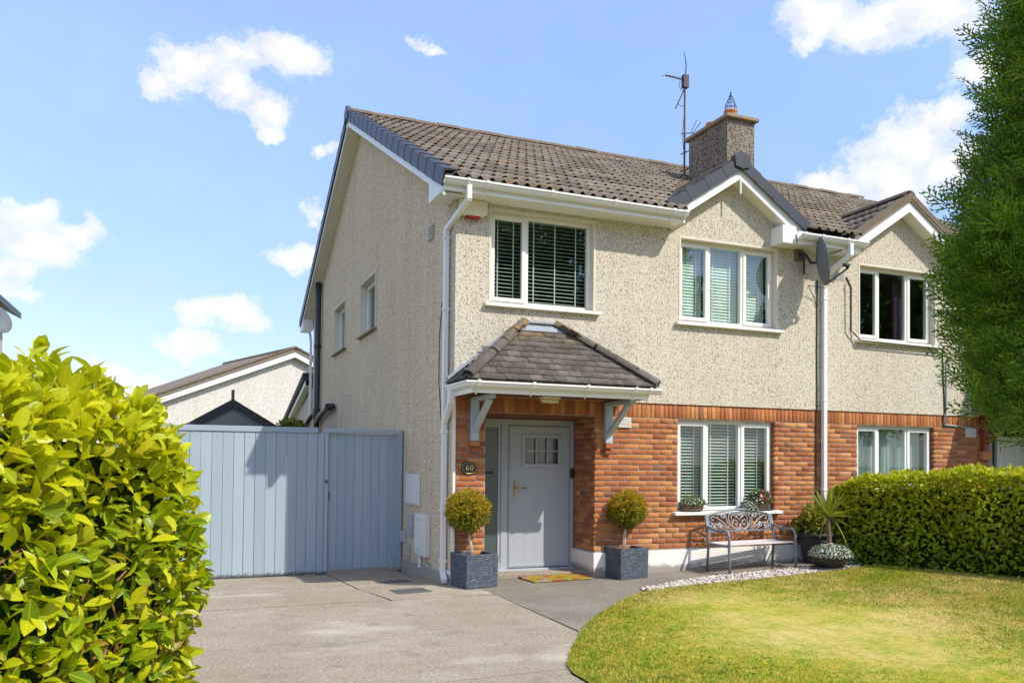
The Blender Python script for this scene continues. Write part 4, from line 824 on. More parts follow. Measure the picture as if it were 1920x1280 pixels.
MB().tube([(6.58, -.03, 4.6), (6.68, -.03, 4.45), (6.68, -.03, 3.75), (6.80, -.11, 3.585), (8.60, -.11, 3.56), (8.7, -.03, 3.45), (8.75, -.03, 2.5), (8.72, -.012, 2.42), (8.73, -.012, 2.27), (9.3, -.012, 2.25)], .011, 5).build('cable', 'black_plastic', NB)
MB().tube([(6.56, -.03, 4.5), (6.57, -.03, 3.7), (6.72, -.03, 3.56)], .007, 5).build('cable', 'vent_grey', NB); MB().tube([(8.79, -.03, 3.4), (8.79, -.03, 2.5), (8.77, -.012, 2.29), (9.45, -.015, 2.24)], .012, 5).build('cable', 'meter_grey', NB)
# neighbour porch
box('porch_jamb', 'mortar', NB, 9.6, 9.86, .012, .7, 0, 2.235); b = MB(); b.box(9.63, 9.75, -.09, -.001, 1.86, 2.43); b.bar((9.69, -.04, 2.40), (9.69, -.72, 2.40), .085, .06); b.bar((9.69, -.05, 1.98), (9.69, -.62, 2.36), .08, .06); b.build('canopy_bracket', 'dark_red_paint', NB, .006)
box('corbel_brick', 'brick', NB, 9.6, 9.82, -.09, -.002, 1.70, 1.85, .008); MB().add([(9.4, -.9, 2.56), (12.2, -.9, 2.56), (12.2, -.02, 3.3), (9.4, -.02, 3.3), (9.4, -.9, 2.46), (12.2, -.9, 2.46), (12.2, -.02, 2.46), (9.4, -.02, 2.46)], [(0, 1, 2, 3), (0, 4, 5, 1), (4, 7, 6, 5), (0, 3, 7, 4), (1, 5, 6, 2)]).build('porch_canopy', 'canopy_tile', NB)
ndo = box('door', 'upvc', NB, 11.0, 11.95, .66, .72, .03, 2.15, .004); box('door_frame', 'upvc', NB, 9.86, 10.0, .64, .74, .03, 2.2); box('door_frame', 'upvc', NB, 10.9, 10.99, .64, .74, .03, 2.2); box('sidelight', 'dark_glass', NB, 10.0, 10.9, .69, .7, .03, 2.2)
for (l, r) in ((11.12, 11.42), (11.54, 11.84)):
    for (lo, hi) in ((1.25, 1.95), (.25, 1.1)):
        MB().box(l, r, .648, .66, hi-.03, hi).box(l, r, .648, .66, lo, lo+.03).box(l, l+.03, .648, .66, lo+.03, hi-.03).box(r-.03, r, .648, .66, lo+.03, hi-.03).build('door_panel', 'upvc', ndo, .006); box('raised_field', 'upvc', ndo, l+.07, r-.07, .65, .66, lo+.07, hi-.07, .008)
for z in (.5, 1.2, 1.9): box('hinge', 'meter_grey', ndo, 10.985, 11.005, .63, .66, z-.06, z+.06)
# ------------------------------------------------------------------ things fixed to the houses
t_ = thing('alarm_box', 'cream alarm bell box with red base high on the wall under the eaves', 'alarm box', (.215, -.018, 4.885), world=False)
MB().prism([(-.19, .115), (.19, .115), (.195, -.06), (.12, -.10), (-.12, -.10), (-.195, -.06)], 1, -.095, 0).build('cover', 'bell_cream', t_, .014); MB().prism([(-.115, -.085), (.115, -.085), (.085, -.125), (-.085, -.125)], 1, -.085, -.01).build('strobe', 'bell_red', t_, .008)
t_ = thing('house_number_plaque', 'oval black plaque with the gold number 60 on the brick pier', 'number plaque', (.222, -.006, 1.505))
N_ = 36; MB().add([(.115*math.cos(i*6.2832/N_), 0, .088*math.sin(i*6.2832/N_)) for i in range(N_)]+[(.108*math.cos(i*6.2832/N_), -.016, .081*math.sin(i*6.2832/N_)) for i in range(N_)], [tuple(range(N_, 2*N_))]+[(i, (i+1) % N_, N_+(i+1) % N_, N_+i) for i in range(N_)]).build('plate', 'black_plastic', t_)
rim = MB().tube([(.098*math.cos(i*6.2832/N_), -.016, .071*math.sin(i*6.2832/N_)) for i in range(N_+1)], .0022, 6, False).build('rim', 'gold_paint', t_)
fc = bpy.data.curves.new('digits', 'FONT'); fc.body = '60'; fc.size = .105; fc.extrude = .002; fc.align_x = 'CENTER'; fc.align_y = 'CENTER'; fc.space_character = 1.15
fo = bpy.data.objects.new('digits_tmp', fc); COL.objects.link(fo); dg = bpy.context.evaluated_depsgraph_get(); me = bpy.data.meshes.new_from_object(fo.evaluated_get(dg)); bpy.data.objects.remove(fo); me.materials.clear(); setmat(me, 'gold_paint'); me.name = 'numerals'
inst('numerals', me, t_, Matrix.Translation((0, -.0185, 0)) @ Matrix.Rotation(math.pi/2, 4, 'X'))
t_ = thing('porch_light', 'small cream bulkhead light under the porch canopy', 'light', (1.19, -.40, 2.452)); MB().prism([(-.13, 0), (.13, 0), (.13, -.035), (-.13, -.035)], 1, -.07, .07).build('base', 'bell_cream', t_, .008); MB().prism([(-.12, -.036), (.12, -.036), (.105, -.085), (-.105, -.085)], 1, -.06, .06).build('diffuser', 'bell_cream', t_, .012)
t_ = thing('doorbell', 'black doorbell camera on the right of the grey door frame', 'doorbell', (2.035, .655, 1.43)); MB().box(-.024, .024, -.026, 0, -.07, .07).build('body', 'black_plastic', t_, .006); MB().tube([(0, -.026, .035), (0, -.032, .035)], .014, 12).build('lens', 'dark_glass', t_)
def wallbox(name, label, y0, y1, z0, z1, dep, mat, cat='meter box'):
    t_ = thing(name, label, cat, (0, (y0+y1)/2, z0)); w_ = (y1-y0)/2; h = z1-z0
    box('case', mat, t_, -dep, -.001, -w_, w_, 0, h, .006); d_ = box('cover', mat, t_, -dep-.012, -dep, -w_+.03, w_-.03, .02, h-.02, .005); return t_, d_, w_, h, dep
wallbox('meter_box', 'flush white meter box door on the gable wall beside the gate', 1.52, 2.28, .93, 1.39, .035, 'meter_white')
t_, d_, w_, h, dp_ = wallbox('gas_meter_box', 'tall white box standing proud of the gable, pipe below it', .98, 1.52, .24, .83, .085, 'meter_white')
for k in range(3): box('groove', 'meter_grey', d_, -dp_-.0135, -dp_-.012, -w_+.1, w_-.1, .05+k*.02, .055+k*.02); box('groove', 'meter_grey', d_, -dp_-.0135, -dp_-.012, -w_+.1, w_-.1, h-.06-k*.02, h-.055-k*.02)
MB().tube([(-.04, .12, .01), (-.04, .12, -.19)], .022, 10).build('supply_pipe', 'sill_paint', t_); MB().tube([(-.04, -.14, .01), (-.04, -.14, -.10), (-.02, -.3, -.12)], .012, 8).build('pipe', 'vent_grey', t_)
wallbox('utility_box', 'small grey connection box on the gable left of its twin', 1.88, 2.10, .46, .77, .03, 'meter_grey', 'utility box'); wallbox('utility_box', 'small grey connection box tucked behind the tall white box', 1.56, 1.74, .46, .77, .03, 'meter_grey', 'utility box')
t_, _, _, _, _ = wallbox('tap_cover', 'little pale green grey cover low on the gable near the gate', 2.02, 2.22, .12, .32, .045, 'vent_grey', 'cover'); wallbox('gate_catch', 'dark ribbed block at the gate end of the gable wall', 2.25, 2.48, .32, .5, .06, 'meter_grey', 'gate catch')
# satellite dish
t_ = thing('satellite_dish', 'grey satellite dish on the front wall between the two gables', 'satellite dish', (5.62, -.02, 4.82))
dn = Vector((.87, -.46, .15)).normalized(); dxv = dn.cross(Vector((0, 0, 1))).normalized(); duv = dxv.cross(dn); cc = Vector((.02, -.40, -.16))
vs, fs = [], []; RN, AN = 7, 32
for side in (0, 1):
    for i in range(RN+1):
        for k in range(AN):
            r_ = i/RN; a = k*6.28319/AN; vs.append(cc+dxv*(.30*r_*math.cos(a))+duv*(.37*r_*math.sin(a))+dn*(.075*r_*r_-.006*side))
for side in (0, 1):
    o_ = side*(RN+1)*AN; fs += [(o_+i*AN+k, o_+i*AN+(k+1) % AN, o_+(i+1)*AN+(k+1) % AN, o_+(i+1)*AN+k) for i in range(RN) for k in range(AN)]
fs += [(RN*AN+k, RN*AN+(k+1) % AN, (2*RN+1)*AN+(k+1) % AN, (2*RN+1)*AN+k) for k in range(AN)]
MB().add(vs, fs).build('reflector', 'dish_grey', t_, smooth=True)
b = MB(); lo = cc-duv*.35+dn*.06; fe = cc+dn*.42-duv*.16; b.bar(lo, fe, .022, .03); b.build('feed_arm', 'black_plastic', t_, .004); MB().tube([fe-dn*.02+duv*.0, fe+dn*.03+duv*.03, fe-dn*.07+duv*.06], [.03, .036, .024], 10).build('receiver', 'black_plastic', t_, smooth=True)
MB().tube([cc-dn*.03, cc-dn*.10, (0, -.16, .0), (-.03, -.05, .03)], .022, 8).build('mount_arm', 'black_plastic', t_); box('wall_plate', 'rust', t_, -.09, .05, -.05, 0, -.06, .16, .006); MB().tube([(-.02, -.14, .05), (-.02, -.14, -.30)], .017, 8).build('mast', 'black_plastic', t_)
MB().tube([fe, fe-Vector((0, 0, .10))-dn*.2, lo-Vector((0, 0, .06)), (.10, -.10, -.45), (.30, -.02, -.62), (.35, -.01, -.75)], .006, 5).build('lead', 'black_plastic', t_)
# TV aerial strapped to the chimney
t_ = thing('tv_aerial', 'rusty television aerial mast strapped to the pebbledash chimney', 'aerial', (6.17, 3.93, 7.55)); MB().tube([(0, 0, -.1), (0, 0, 1.98)], .021, 8).build('mast', 'rust', t_)
MB().tube([(0, 0, 1.9), (.03, 0, 2.15), (.015, 0, 2.32), (-.03, 0, 2.46)], [.012, .011, .009, .004], 6).build('whip', 'wire', t_)
b = MB(); b.bar((.06, -.02, 1.86), (-.42, .06, 1.93), .022); b.box(-.05, .07, -.05, .05, 1.72, 1.98); b.build('boom', 'wire', t_)
for k, x in enumerate((-.15, -.25, -.34, -.42)): MB().tube([(x, -.10, 1.86), (x, .2, 1.98)], .005, 5).build('element', 'wire', t_)
MB().tube([(-.0, 0, 1.72), (-.10, 0, 1.5), (-.22, 0, 1.26)], .012, 6).build('strut', 'wire', t_); MB().tube([(-.12, .0, 1.84), (-.14, 0, 1.72), (-.05, 0, 1.64)], .006, 5).build('lead', 'black_plastic', t_); MB().tube([(-.17, 0, 1.38), (-.08, 0, 1.32), (0, 0, 1.36)], .006, 5).build('lead', 'black_plastic', t_)
b = MB(); b.bar((-.1, -.02, .75), (.16, -.1, .78), .016); b.bar((.1, -.06, .77), (.22, -.1, 1.05), .012); b.bar((.16, -.08, .8), (.26, -.2, .98), .01); b.build('side_element', 'wire', t_)
b = MB(); b.tube([(-.08, .02, .34), (.12, -.06, .44), (.18, -.12, .34), (.12, -.12, .1)], .012, 6); b.tube([(-.08, .02, .0), (.04, -.02, .02), (.14, -.1, .14), (.17, -.14, .36)], .012, 6); b.build('bracket', 'wire', t_)
MB().tube([(.01, 0, 0), (.06, -.1, -.2), (.07, -.2, -.35)], .005, 5).build('lead', 'black_plastic', t_); MB().tube([(-.02, 0, 1.1), (-.05, 0, .8), (-.03, 0, .45)], .005, 5).build('lead', 'black_plastic', t_)
# ------------------------------------------------------------------ timber gate and side door
GY = 2.55
G1 = thing('timber_gate', 'wide pale blue boarded gate panel between the laurel hedge and side door', 'gate', (-2.4, GY, -.16)); zt = 2.08+.16
x = -1.45
for i in range(16):
    wd = .148+random.uniform(-.002, .002); l = 1.06-(i+1)*.151; MB().box(l, l+wd, -.012+random.uniform(-.002, .002), .012, .02+random.uniform(-.008, .008), zt-.085).build('board', 'gate_paint', G1, .005)
box('top_rail', 'gate_paint', G1, -1.45, 1.07, -.03, .05, zt-.085, zt, .006); box('post', 'gate_paint', G1, 1.065, 1.16, -.035, .07, 0, zt-.086, .006)
for i in range(16): MB().tube([(1.06-(i+.5)*.151, -.016, zt-.16), (1.06-(i+.5)*.151, -.0125, zt-.16)], .006, 6).build('nail', 'rust', G1)
G2 = thing('side_gate', 'narrow blue grey boarded side door in shade against the gable wall', 'gate', (-.62, GY, -.16))
box('top_rail', 'gate_paint', G2, -.616, .60, -.04, .06, zt-.07, zt-.004, .006); box('jamb', 'gate_paint', G2, .53, .60, -.04, .06, 0, zt-.071, .006); box('jamb', 'gate_paint', G2, -.616, -.555, -.028, .06, 0, zt-.071, .006)
for i in range(8): MB().box(-.545+i*.133, -.545+i*.133+.13, .03+random.uniform(-.002, .002), .05, .07, zt-.085).build('board', 'gate_paint', G2, .005)
MB().tube([(-.585, -.04, 1.42), (-.585, -.02, 1.42)], .022, 12).build('lock', 'black_plastic', G2); box('keyhole', 'rust', G2, -.535, -.52, .02, .029, 1.14, 1.26)
# ------------------------------------------------------------------ things behind the gate
t_ = thing('garden_shed', 'dark pitched shed roof with grey gable showing above the gate', 'shed', (-2.30, 7.5, -.32)); z0 = .32
MB().prism([(-1.0, 0), (1.0, 0), (1.0, 2.45), (0, 3.02), (-1.0, 2.45)], 1, .06, 2.4).build('wall', 'shed_panel', t_)
for s_ in (-1, 1): MB().prism([(0, 3.13), (s_*1.22, 2.40), (s_*1.22, 2.27), (0, 2.97)], 1, -.03, 2.5).build('roof', 'shed_roof', t_)
box('finial', 'bark', t_, -.03, .03, .0, .06, 3.05, 3.32); MB().box(-.72, .72, .02, .06, 2.50, 2.56).build('rail', 'shed_roof', t_); MB().prism([(-.55, 2.58), (.55, 2.58), (0, 2.88)], 1, .045, .06).build('gable_panel', 'frosted', t_)
t_ = thing('house', 'pale rendered gable house with mossy tiled roof beyond the shed', 'house', (1.85, 32, -.32), R(18)); MB().prism([(-6.3, 0), (6.5, 0), (6.5, 4.5), (0, 7.2), (-6.3, 4.58)], 1, .0, 9).build('wall', 'far_dash', t_)
for s_ in (-1, 1): MB().prism([(0, 7.45), (s_*6.9, 4.58), (s_*6.9, 4.42), (0, 7.25)], 1, -.35, 9.3).build('roof', 'roof_tile', t_); MB().prism([(0, 7.24), (s_*6.85, 4.42), (s_*6.85, 4.18), (0, 6.98)], 1, -.32, -.28).build('barge_board', 'upvc', t_)
for i in range(16): o_ = MB().tube([(0, -.35+i*.6, 7.42), (0, .22+i*.6, 7.42)], .13, 8).build('ridge_tile', 'ridge_tile', t_)
for s_ in (-1, 1):
    for i in range(20): a = i/20; c = (i+.97)/20; MB().bar((s_*6.9*a, -.36, 7.47-2.87*a+.02), (s_*6.9*c, -.36, 7.47-2.87*c+.035), .10, .07).build('verge_tile', 'ridge_tile', t_)
t_ = thing('house', 'neighbouring house at the left edge, only its dark roof tip showing', 'house', (-10.66, 12, .0)); MB().prism([(-3, -.4), (2.95, -.4), (2.95, 5.2), (0, 6.9), (-3, 5.2)], 1, .3, 3).build('wall', 'pebbledash', t_)
for s_ in (-1, 1): MB().prism([(0, 7.25), (s_*3.32, 5.46), (s_*3.32, 5.30), (0, 7.05)], 1, 0, 3.3).build('roof', 'verge_plastic', t_); MB().prism([(0, 7.04), (s_*3.28, 5.31), (s_*3.28, 5.12), (0, 6.82)], 1, .03, .06).build('barge_board', 'upvc', t_)
t_ = thing('satellite_dish', 'grey dish at the left edge of the picture above the hedge', 'satellite dish', (-7.35, 12.2, 4.78)); MB().lathe([(.02, .0), (.2, .03), (.34, .09), (.345, .085), (.2, .02), (.02, -.012)], (0, 0, 0), 24).build('reflector', 'dish_grey', t_, smooth=True); t_.rotation_euler = (R(72), 0, R(50)); MB().tube([(0, 0, -.01), (0, 0, -.25)], .03, 8).build('mount_arm', 'black_plastic', t_)
# ------------------------------------------------------------------ planting helpers
def leaf_cloud(name, parent, pts, nrm, size, mat, temps=SMALL, updrift=.3, spread=.7, nobj=0, objname='leaf', flat=.5):
    n_ = len(pts); dirs = nrm+rng.normal(0, spread, (n_, 3))+np.array([0, 0, updrift]); nn = rng.normal(0, 1, (n_, 3))+nrm*flat+np.array([0, 0, 1.2*flat]); Ms = frames(nn, dirs)*(size*rng.uniform(.65, 1.25, n_))[:, None, None]
    if nobj: split_pieces(objname, parent, temps, Ms, pts, mat, nobj, name, True)
    else:
        which = rng.integers(0, len(temps), n_); Vs, Fs, k = [], [], 0
        for j, (tv, tf) in enumerate(temps):
            V, F_ = stamp(tv, tf, Ms[which == j], pts[which == j]); Vs.append(V); Fs.append(F_+k); k += len(V)
        o = link(bpy.data.objects.new(name, npmesh(name, np.concatenate(Vs), np.concatenate(Fs), mat, True)), parent); stuff(o); return o
def sphere_pts(n_, r_, c, squash=(1, 1, 1), inner=.72):
    v = rng.normal(0, 1, (n_, 3)); v /= np.linalg.norm(v, axis=1)[:, None]; rr = r_*rng.uniform(inner, 1.0, n_)**.6; return np.array(c)+v*rr[:, None]*np.array(squash), v
def rounded_box_pts(n_, L, D, Hh, rad):
    """surface of a rounded box u 0..L, v 0..D, z 0..H (no underside)"""
    A = np.array([D*Hh, D*Hh, L*Hh, L*Hh, L*D]); f = rng.choice(5, n_, p=A/A.sum()); q = rng.uniform(0, 1, (n_, 3)); q[:, 2] **= .75; q *= np.array([L, D, Hh])
    q[f == 0, 0] = 0; q[f == 1, 0] = L; q[f == 2, 1] = 0; q[f == 3, 1] = D; q[f == 4, 2] = Hh
    lo = np.array([rad, rad, -9]); hi = np.array([L-rad, D-rad, Hh-rad]); c = np.clip(q, lo, hi); nn = q-c; nn /= np.linalg.norm(nn, axis=1)[:, None]+1e-9; return c+nn*rad, nn
def hedge(name, label, B, d2, L, D, Hh, rad, hfun, nleaf, size, mat, depth, bulge, group=None, stems=0):
    """d2: direction of the near face; the hedge lies to the left of it"""
    d2 = np.array(d2)/np.linalg.norm(d2); pv = np.array([-d2[1], d2[0]]); T_ = thing(name, label, 'hedge', (B[0], B[1], 0), group=group)
    q, nn = rounded_box_pts(nleaf, L, D, Hh, rad); ph = rng.uniform(0, 6.28, 6)
    wob = bulge*(np.sin(q[:, 0]*5.1+ph[0]+q[:, 2]*3)+np.sin(q[:, 2]*6.3+ph[1]-q[:, 0]*2)+np.sin(q[:, 1]*5+q[:, 0]*8+ph[2])); q = q+nn*(wob-np.abs(rng.normal(0, depth, nleaf)))[:, None]
    q[:, 2] *= hfun(q[:, 0]); keep = q[:, 2] > .03; q, nn = q[keep], nn[keep]
    W = lambda a: np.stack([a[:, 0]*d2[0]+a[:, 1]*pv[0], a[:, 0]*d2[1]+a[:, 1]*pv[1], a[:, 2]], 1); P_, N3 = W(q), W(nn)
    dirs = N3*.75+rng.normal(0, .6, P_.shape)+np.array([0, 0, .38]); nz = N3*.8+rng.normal(0, .55, P_.shape)+np.array([0, 0, .9]); Ms = frames(nz, dirs)*(size*rng.uniform(.6, 1.25, len(P_)))[:, None, None]
    # nearest leaves that face the camera are single objects
    wp = P_+np.array([B[0], B[1], 0]); rel = wp-np.array(CAM); dep_ = rel@np.array(fw); uu = 960+F_PX*(rel@np.array(rt))/np.maximum(dep_, .1); vv = 829.76-F_PX*(rel@np.array(up))/np.maximum(dep_, .1); off = ((uu < 5) | (uu > 1915) | (vv > 1275) | (dep_ < .3))*50
    inward = ((N3@(np.array(CAM)-np.array([B[0], B[1], 1]))) < 0)*30
    split_pieces('leaf', T_, LAUREL, Ms, P_, mat, 300, 'foliage', True, key=dep_+off+inward)
    b = MB(); hh = float(np.mean(hfun(np.array([L*.3])))*Hh); i_ = depth*1.3+bulge*1.5+.03
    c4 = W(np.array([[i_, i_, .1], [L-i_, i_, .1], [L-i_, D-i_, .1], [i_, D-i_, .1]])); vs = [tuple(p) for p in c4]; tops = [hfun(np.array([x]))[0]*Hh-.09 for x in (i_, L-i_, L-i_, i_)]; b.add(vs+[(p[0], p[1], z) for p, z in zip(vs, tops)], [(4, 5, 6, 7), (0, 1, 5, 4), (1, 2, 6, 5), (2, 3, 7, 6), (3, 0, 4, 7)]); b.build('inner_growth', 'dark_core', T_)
    for k in range(stems):
        x = rng.uniform(.1, L-.1); y0 = rng.uniform(.08, .28); z0 = rng.uniform(.05, Hh*.55); p0 = W(np.array([[x, y0+.1, z0]]))[0]; p1 = W(np.array([[x+rng.normal(0, .06), y0, z0+.22]]))[0]; p2 = W(np.array([[x+rng.normal(0, .14), y0-.10, z0+rng.uniform(.35, .6)]]))[0]
        MB().tube([p0, p1, p2], [.011, .009, .005], 6).build('stem', 'laurel_stem', T_, smooth=True)
    return T_
# near laurel hedge on the left
hl = lambda u_: 1-.05*u_*0-.10*np.clip((.9-u_)/.9, 0, 1)-.16*np.clip((.45-u_)/.45, 0, 1)**1.5
# the near face runs from A (by the camera) to B so that the hedge lies behind it
hl = lambda u_: 1-.09*np.clip((u_-2.1)/.9, 0, 1)-.15*np.clip((u_-2.6)/.5, 0, 1)**1.5
LA = (-4.86, -7.27)
HL = hedge('laurel_hedge', 'tall glossy yellow green laurel hedge filling the near left side', LA, (.572, .82), 3.1, 1.3, 1.98, .30, hl, 11500, .128, 'laurel', .10, .03, stems=46)
# upright shoots along its top
for k in range(60):
    u_ = rng.uniform(.7, 3.0); v_ = rng.uniform(.1, .9); px, py = .572*u_-.82*v_, .82*u_+.572*v_; z0 = float(1.98*hl(np.array([u_]))[0])-.12; hgt = rng.uniform(.12, .34); dx, dy = rng.normal(0, .04, 2)
    MB().tube([(px, py, z0), (px+dx, py+dy, z0+hgt)], [.006, .004], 5).build('shoot', 'green_stem', HL, smooth=True)
    n_ = 6; ps_ = np.array([[px+dx*(j+1)/n_, py+dy*(j+1)/n_, z0+hgt*(.35+.65*(j+1)/n_)] for j in range(n_)]); a = np.arange(n_)*2.4+rng.uniform(0, 6); dirs = np.stack([np.cos(a)*.55, np.sin(a)*.55, np.full(n_, .9)], 1); Ms = frames(np.stack([-np.cos(a), -np.sin(a), np.full(n_, .6)], 1), dirs)*(.14*rng.uniform(.6, 1.1, n_))[:, None, None]
    V, F_ = stamp(*LAUREL[k % 4], Ms, ps_); link(bpy.data.objects.new('shoot_leaves', npmesh('shoot_leaves', V, F_, 'laurel', True, np.tile(LAUREL[k % 4][0], (n_, 1)))), HL)
# hedge along the boundary on the right
hr = lambda u_: .84+.16*np.clip(u_/1.6, 0, 1)+.02*np.sin(u_*3.1)
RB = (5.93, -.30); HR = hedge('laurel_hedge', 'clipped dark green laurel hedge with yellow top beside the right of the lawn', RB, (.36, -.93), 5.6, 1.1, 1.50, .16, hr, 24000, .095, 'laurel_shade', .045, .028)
for k in range(16):
    u_ = rng.uniform(.3, 4.5); px, py = .36*u_+.93*rng.uniform(.1, .9), -.93*u_+.36*rng.uniform(.1, .9); z0 = float(1.5*hr(np.array([u_]))[0])-.06; hgt = rng.uniform(.05, .13); n_ = 5; ps_ = np.array([[px, py, z0+hgt*(j+1)/n_] for j in range(n_)]); a = np.arange(n_)*2.4; dirs = np.stack([np.cos(a)*.5, np.sin(a)*.5, np.full(n_, .8)], 1)
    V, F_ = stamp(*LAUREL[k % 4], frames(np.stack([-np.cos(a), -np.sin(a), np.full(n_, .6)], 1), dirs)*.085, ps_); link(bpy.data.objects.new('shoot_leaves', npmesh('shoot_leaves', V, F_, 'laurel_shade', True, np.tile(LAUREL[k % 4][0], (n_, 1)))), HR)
n_ = 60; px = rng.uniform(5.9, 7.2, n_); tt_ = (px-5.9)/1.3; P_ = np.stack([px, -.7-2.9*tt_+rng.normal(0, .12, n_)-.1, np.full(n_, .10)], 1); P_[:, 2] = gza(P_[:, 0], P_[:, 1])+.03
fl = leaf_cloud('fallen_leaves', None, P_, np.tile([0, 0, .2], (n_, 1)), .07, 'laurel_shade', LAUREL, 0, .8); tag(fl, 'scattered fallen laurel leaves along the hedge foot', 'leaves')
# cypress close to the camera on the right
AX = (.33, -8.40); TC = thing('cypress_tree', 'dark green cypress with feathery sprays at the right edge', 'tree', (AX[0], AX[1], 0))
zp = np.array([1.56, 1.68, 1.86, 2.15, 2.5, 2.9, 3.3, 3.7, 3.9, 4.05]); rp = np.array([.30, .70, .98, 1.16, 1.10, 1.00, .93, .86, .62, .1])*.88; zp = 1.61+(zp-1.61)*.88
nc = 500; cz_ = rng.uniform(1.59, 3.72, nc); ca = np.where(rng.uniform(0, 1, nc) < .75, rng.uniform(1.7, 5.0, nc), rng.uniform(0, 6.2832, nc)); cr = np.interp(cz_, zp, rp)*rng.uniform(.74, .96, nc)
k_ = 30; n_ = nc*k_; cl = np.repeat(np.arange(nc), k_); bd = np.stack([np.cos(ca), np.sin(ca), rng.uniform(.35, 1.0, nc)], 1)+rng.normal(0, .18, (nc, 3)); bd /= np.linalg.norm(bd, axis=1)[:, None]
C3 = np.stack([cr*np.cos(ca), cr*np.sin(ca), cz_], 1); tpos = rng.uniform(-.24, .10, n_); P_ = C3[cl]+bd[cl]*tpos[:, None]+rng.normal(0, .045, (n_, 3)); sd_ = rng.normal(0, 1, (n_, 3)); sd_ -= bd[cl]*np.sum(sd_*bd[cl], 1)[:, None]; sd_ /= np.linalg.norm(sd_, axis=1)[:, None]
dirs = bd[cl]*.9+sd_*np.interp(tpos, [-.24, .10], [.75, .15])[:, None]+np.array([0, 0, .10]); nn = np.cross(bd[cl], np.array([0, 0, 1.]))+rng.normal(0, .5, (n_, 3)); Ms = frames(nn, dirs)*(rng.uniform(.09, .165, n_))[:, None, None]
z = P_[:, 2]; rr = np.hypot(P_[:, 0], P_[:, 1]); ok = z > 1.53; P_, Ms, z, rr = P_[ok], Ms[ok], z[ok], rr[ok]
wp = P_+np.array([AX[0], AX[1], 0]); rel = wp-np.array(CAM); dep_ = rel@np.array(fw); uu = 960+F_PX*(rel@np.array(rt))/dep_; vv = 829.76-F_PX*(rel@np.array(up))/dep_
split_pieces('spray', TC, SPRAY, Ms, P_, 'cypress', 300, 'crown', False, key=dep_+((uu > 1925) | (vv < -20) | (rr < np.interp(z, zp, rp)*.85))*50)
MB().tube([(0, 0, -.02), (.02, 0, .8), (0, .02, 1.6), (.02, 0, 2.6), (0, 0, 3.55)], [.13, .105, .09, .06, .02], 12).build('trunk', 'bark', TC, smooth=True)
for k in range(26): a = k*2.4; z0 = 1.42+k*.066; r_ = float(np.interp(z0+.3, zp, rp))*.82; MB().tube([(0, 0, z0), (r_*.5*math.cos(a), r_*.5*math.sin(a), z0+.12), (r_*math.cos(a), r_*math.sin(a), z0+.38)], [.03, .02, .008], 6).build('limb', 'bark', TC, smooth=True)
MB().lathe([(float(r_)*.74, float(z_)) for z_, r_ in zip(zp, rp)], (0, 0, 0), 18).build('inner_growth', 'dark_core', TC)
# ------------------------------------------------------------------ planters with clipped balls
def planter(label, x, y, rz_, s_=.46, h=.42):
    t_ = thing('planter', label, 'planter', (x, y, gz(x, y)+.004), rz_, 'square slate planters'); a, b_ = s_/2, s_/2-.035
    MB().add([(-a*.97, -a*.97, 0), (a*.97, -a*.97, 0), (a*.97, a*.97, 0), (-a*.97, a*.97, 0), (-a, -a, h), (a, -a, h), (a, a, h), (-a, a, h), (-b_, -b_, h), (b_, -b_, h), (b_, b_, h), (-b_, b_, h), (-b_, -b_, h-.07), (b_, -b_, h-.07), (b_, b_, h-.07), (-b_, b_, h-.07)],
        [(3, 2, 1, 0), (0, 1, 5, 4), (1, 2, 6, 5), (2, 3, 7, 6), (3, 0, 4, 7)]+[(4+i, 4+(i+1) % 4, 8+(i+1) % 4, 8+i) for i in range(4)]+[(8+i, 8+(i+1) % 4, 12+(i+1) % 4, 12+i) for i in range(4)]).build('tub', 'planter', t_, .006)
    box('soil', 'soil', t_, -b_+.001, b_-.001, -b_+.001, b_-.001, h-.09, h-.055); return t_
def ball_tree(label, x, y, z0, zc, r_, dx, seed):
    t_ = thing('topiary_tree', label, 'topiary tree', (x, y, z0), 0, 'clipped ball trees by the door'); hz = zc-z0
    MB().tube([(.0, 0, 0), (dx*.3, .005, hz*.4), (dx, 0, hz-r_*.6)], [.014, .012, .010], 8).build('trunk', 'pale_stem', t_, smooth=True); MB().tube([(.025, .0, 0), (dx*.3+.02, -.005, hz*.3), (dx*.8, 0, hz-r_*.7)], [.010, .009, .008], 8).build('trunk', 'pale_stem', t_, smooth=True)
    for k in range(7): a = k*.9; MB().tube([(dx, 0, hz-r_*.8), (dx+r_*.5*math.cos(a), r_*.5*math.sin(a), hz+.02)], [.007, .003], 5).build('twig', 'bark', t_)
    P_, N_3 = sphere_pts(5200, r_, (dx, 0, hz), (1, 1, .94), .55); lump = 1+.05*np.sin(N_3[:, 0]*9+seed)+.05*np.sin(N_3[:, 2]*11+N_3[:, 1]*7+seed); P_ = (P_-np.array([dx, 0, hz]))*lump[:, None]+np.array([dx, 0, hz]); leaf_cloud('foliage', t_, P_, N_3, .034, 'topiary', SMALL, .3, .7)
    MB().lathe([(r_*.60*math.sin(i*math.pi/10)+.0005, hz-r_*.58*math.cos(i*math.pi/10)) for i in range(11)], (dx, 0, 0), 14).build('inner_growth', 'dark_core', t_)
planter('square slate planter in front of the brick pier by the downpipe', .235, -.20, R(9)); planter('square slate planter between the doormat and the bench', 2.47, -.17, R(4))
ball_tree('clipped golden ball tree in front of the number plaque pier', .19, -.22, .33, .965, .285, -.06, 1); ball_tree('clipped golden ball tree against the brick wall right of the door', 2.45, -.13, .33, .945, .27, .07, 2.3)
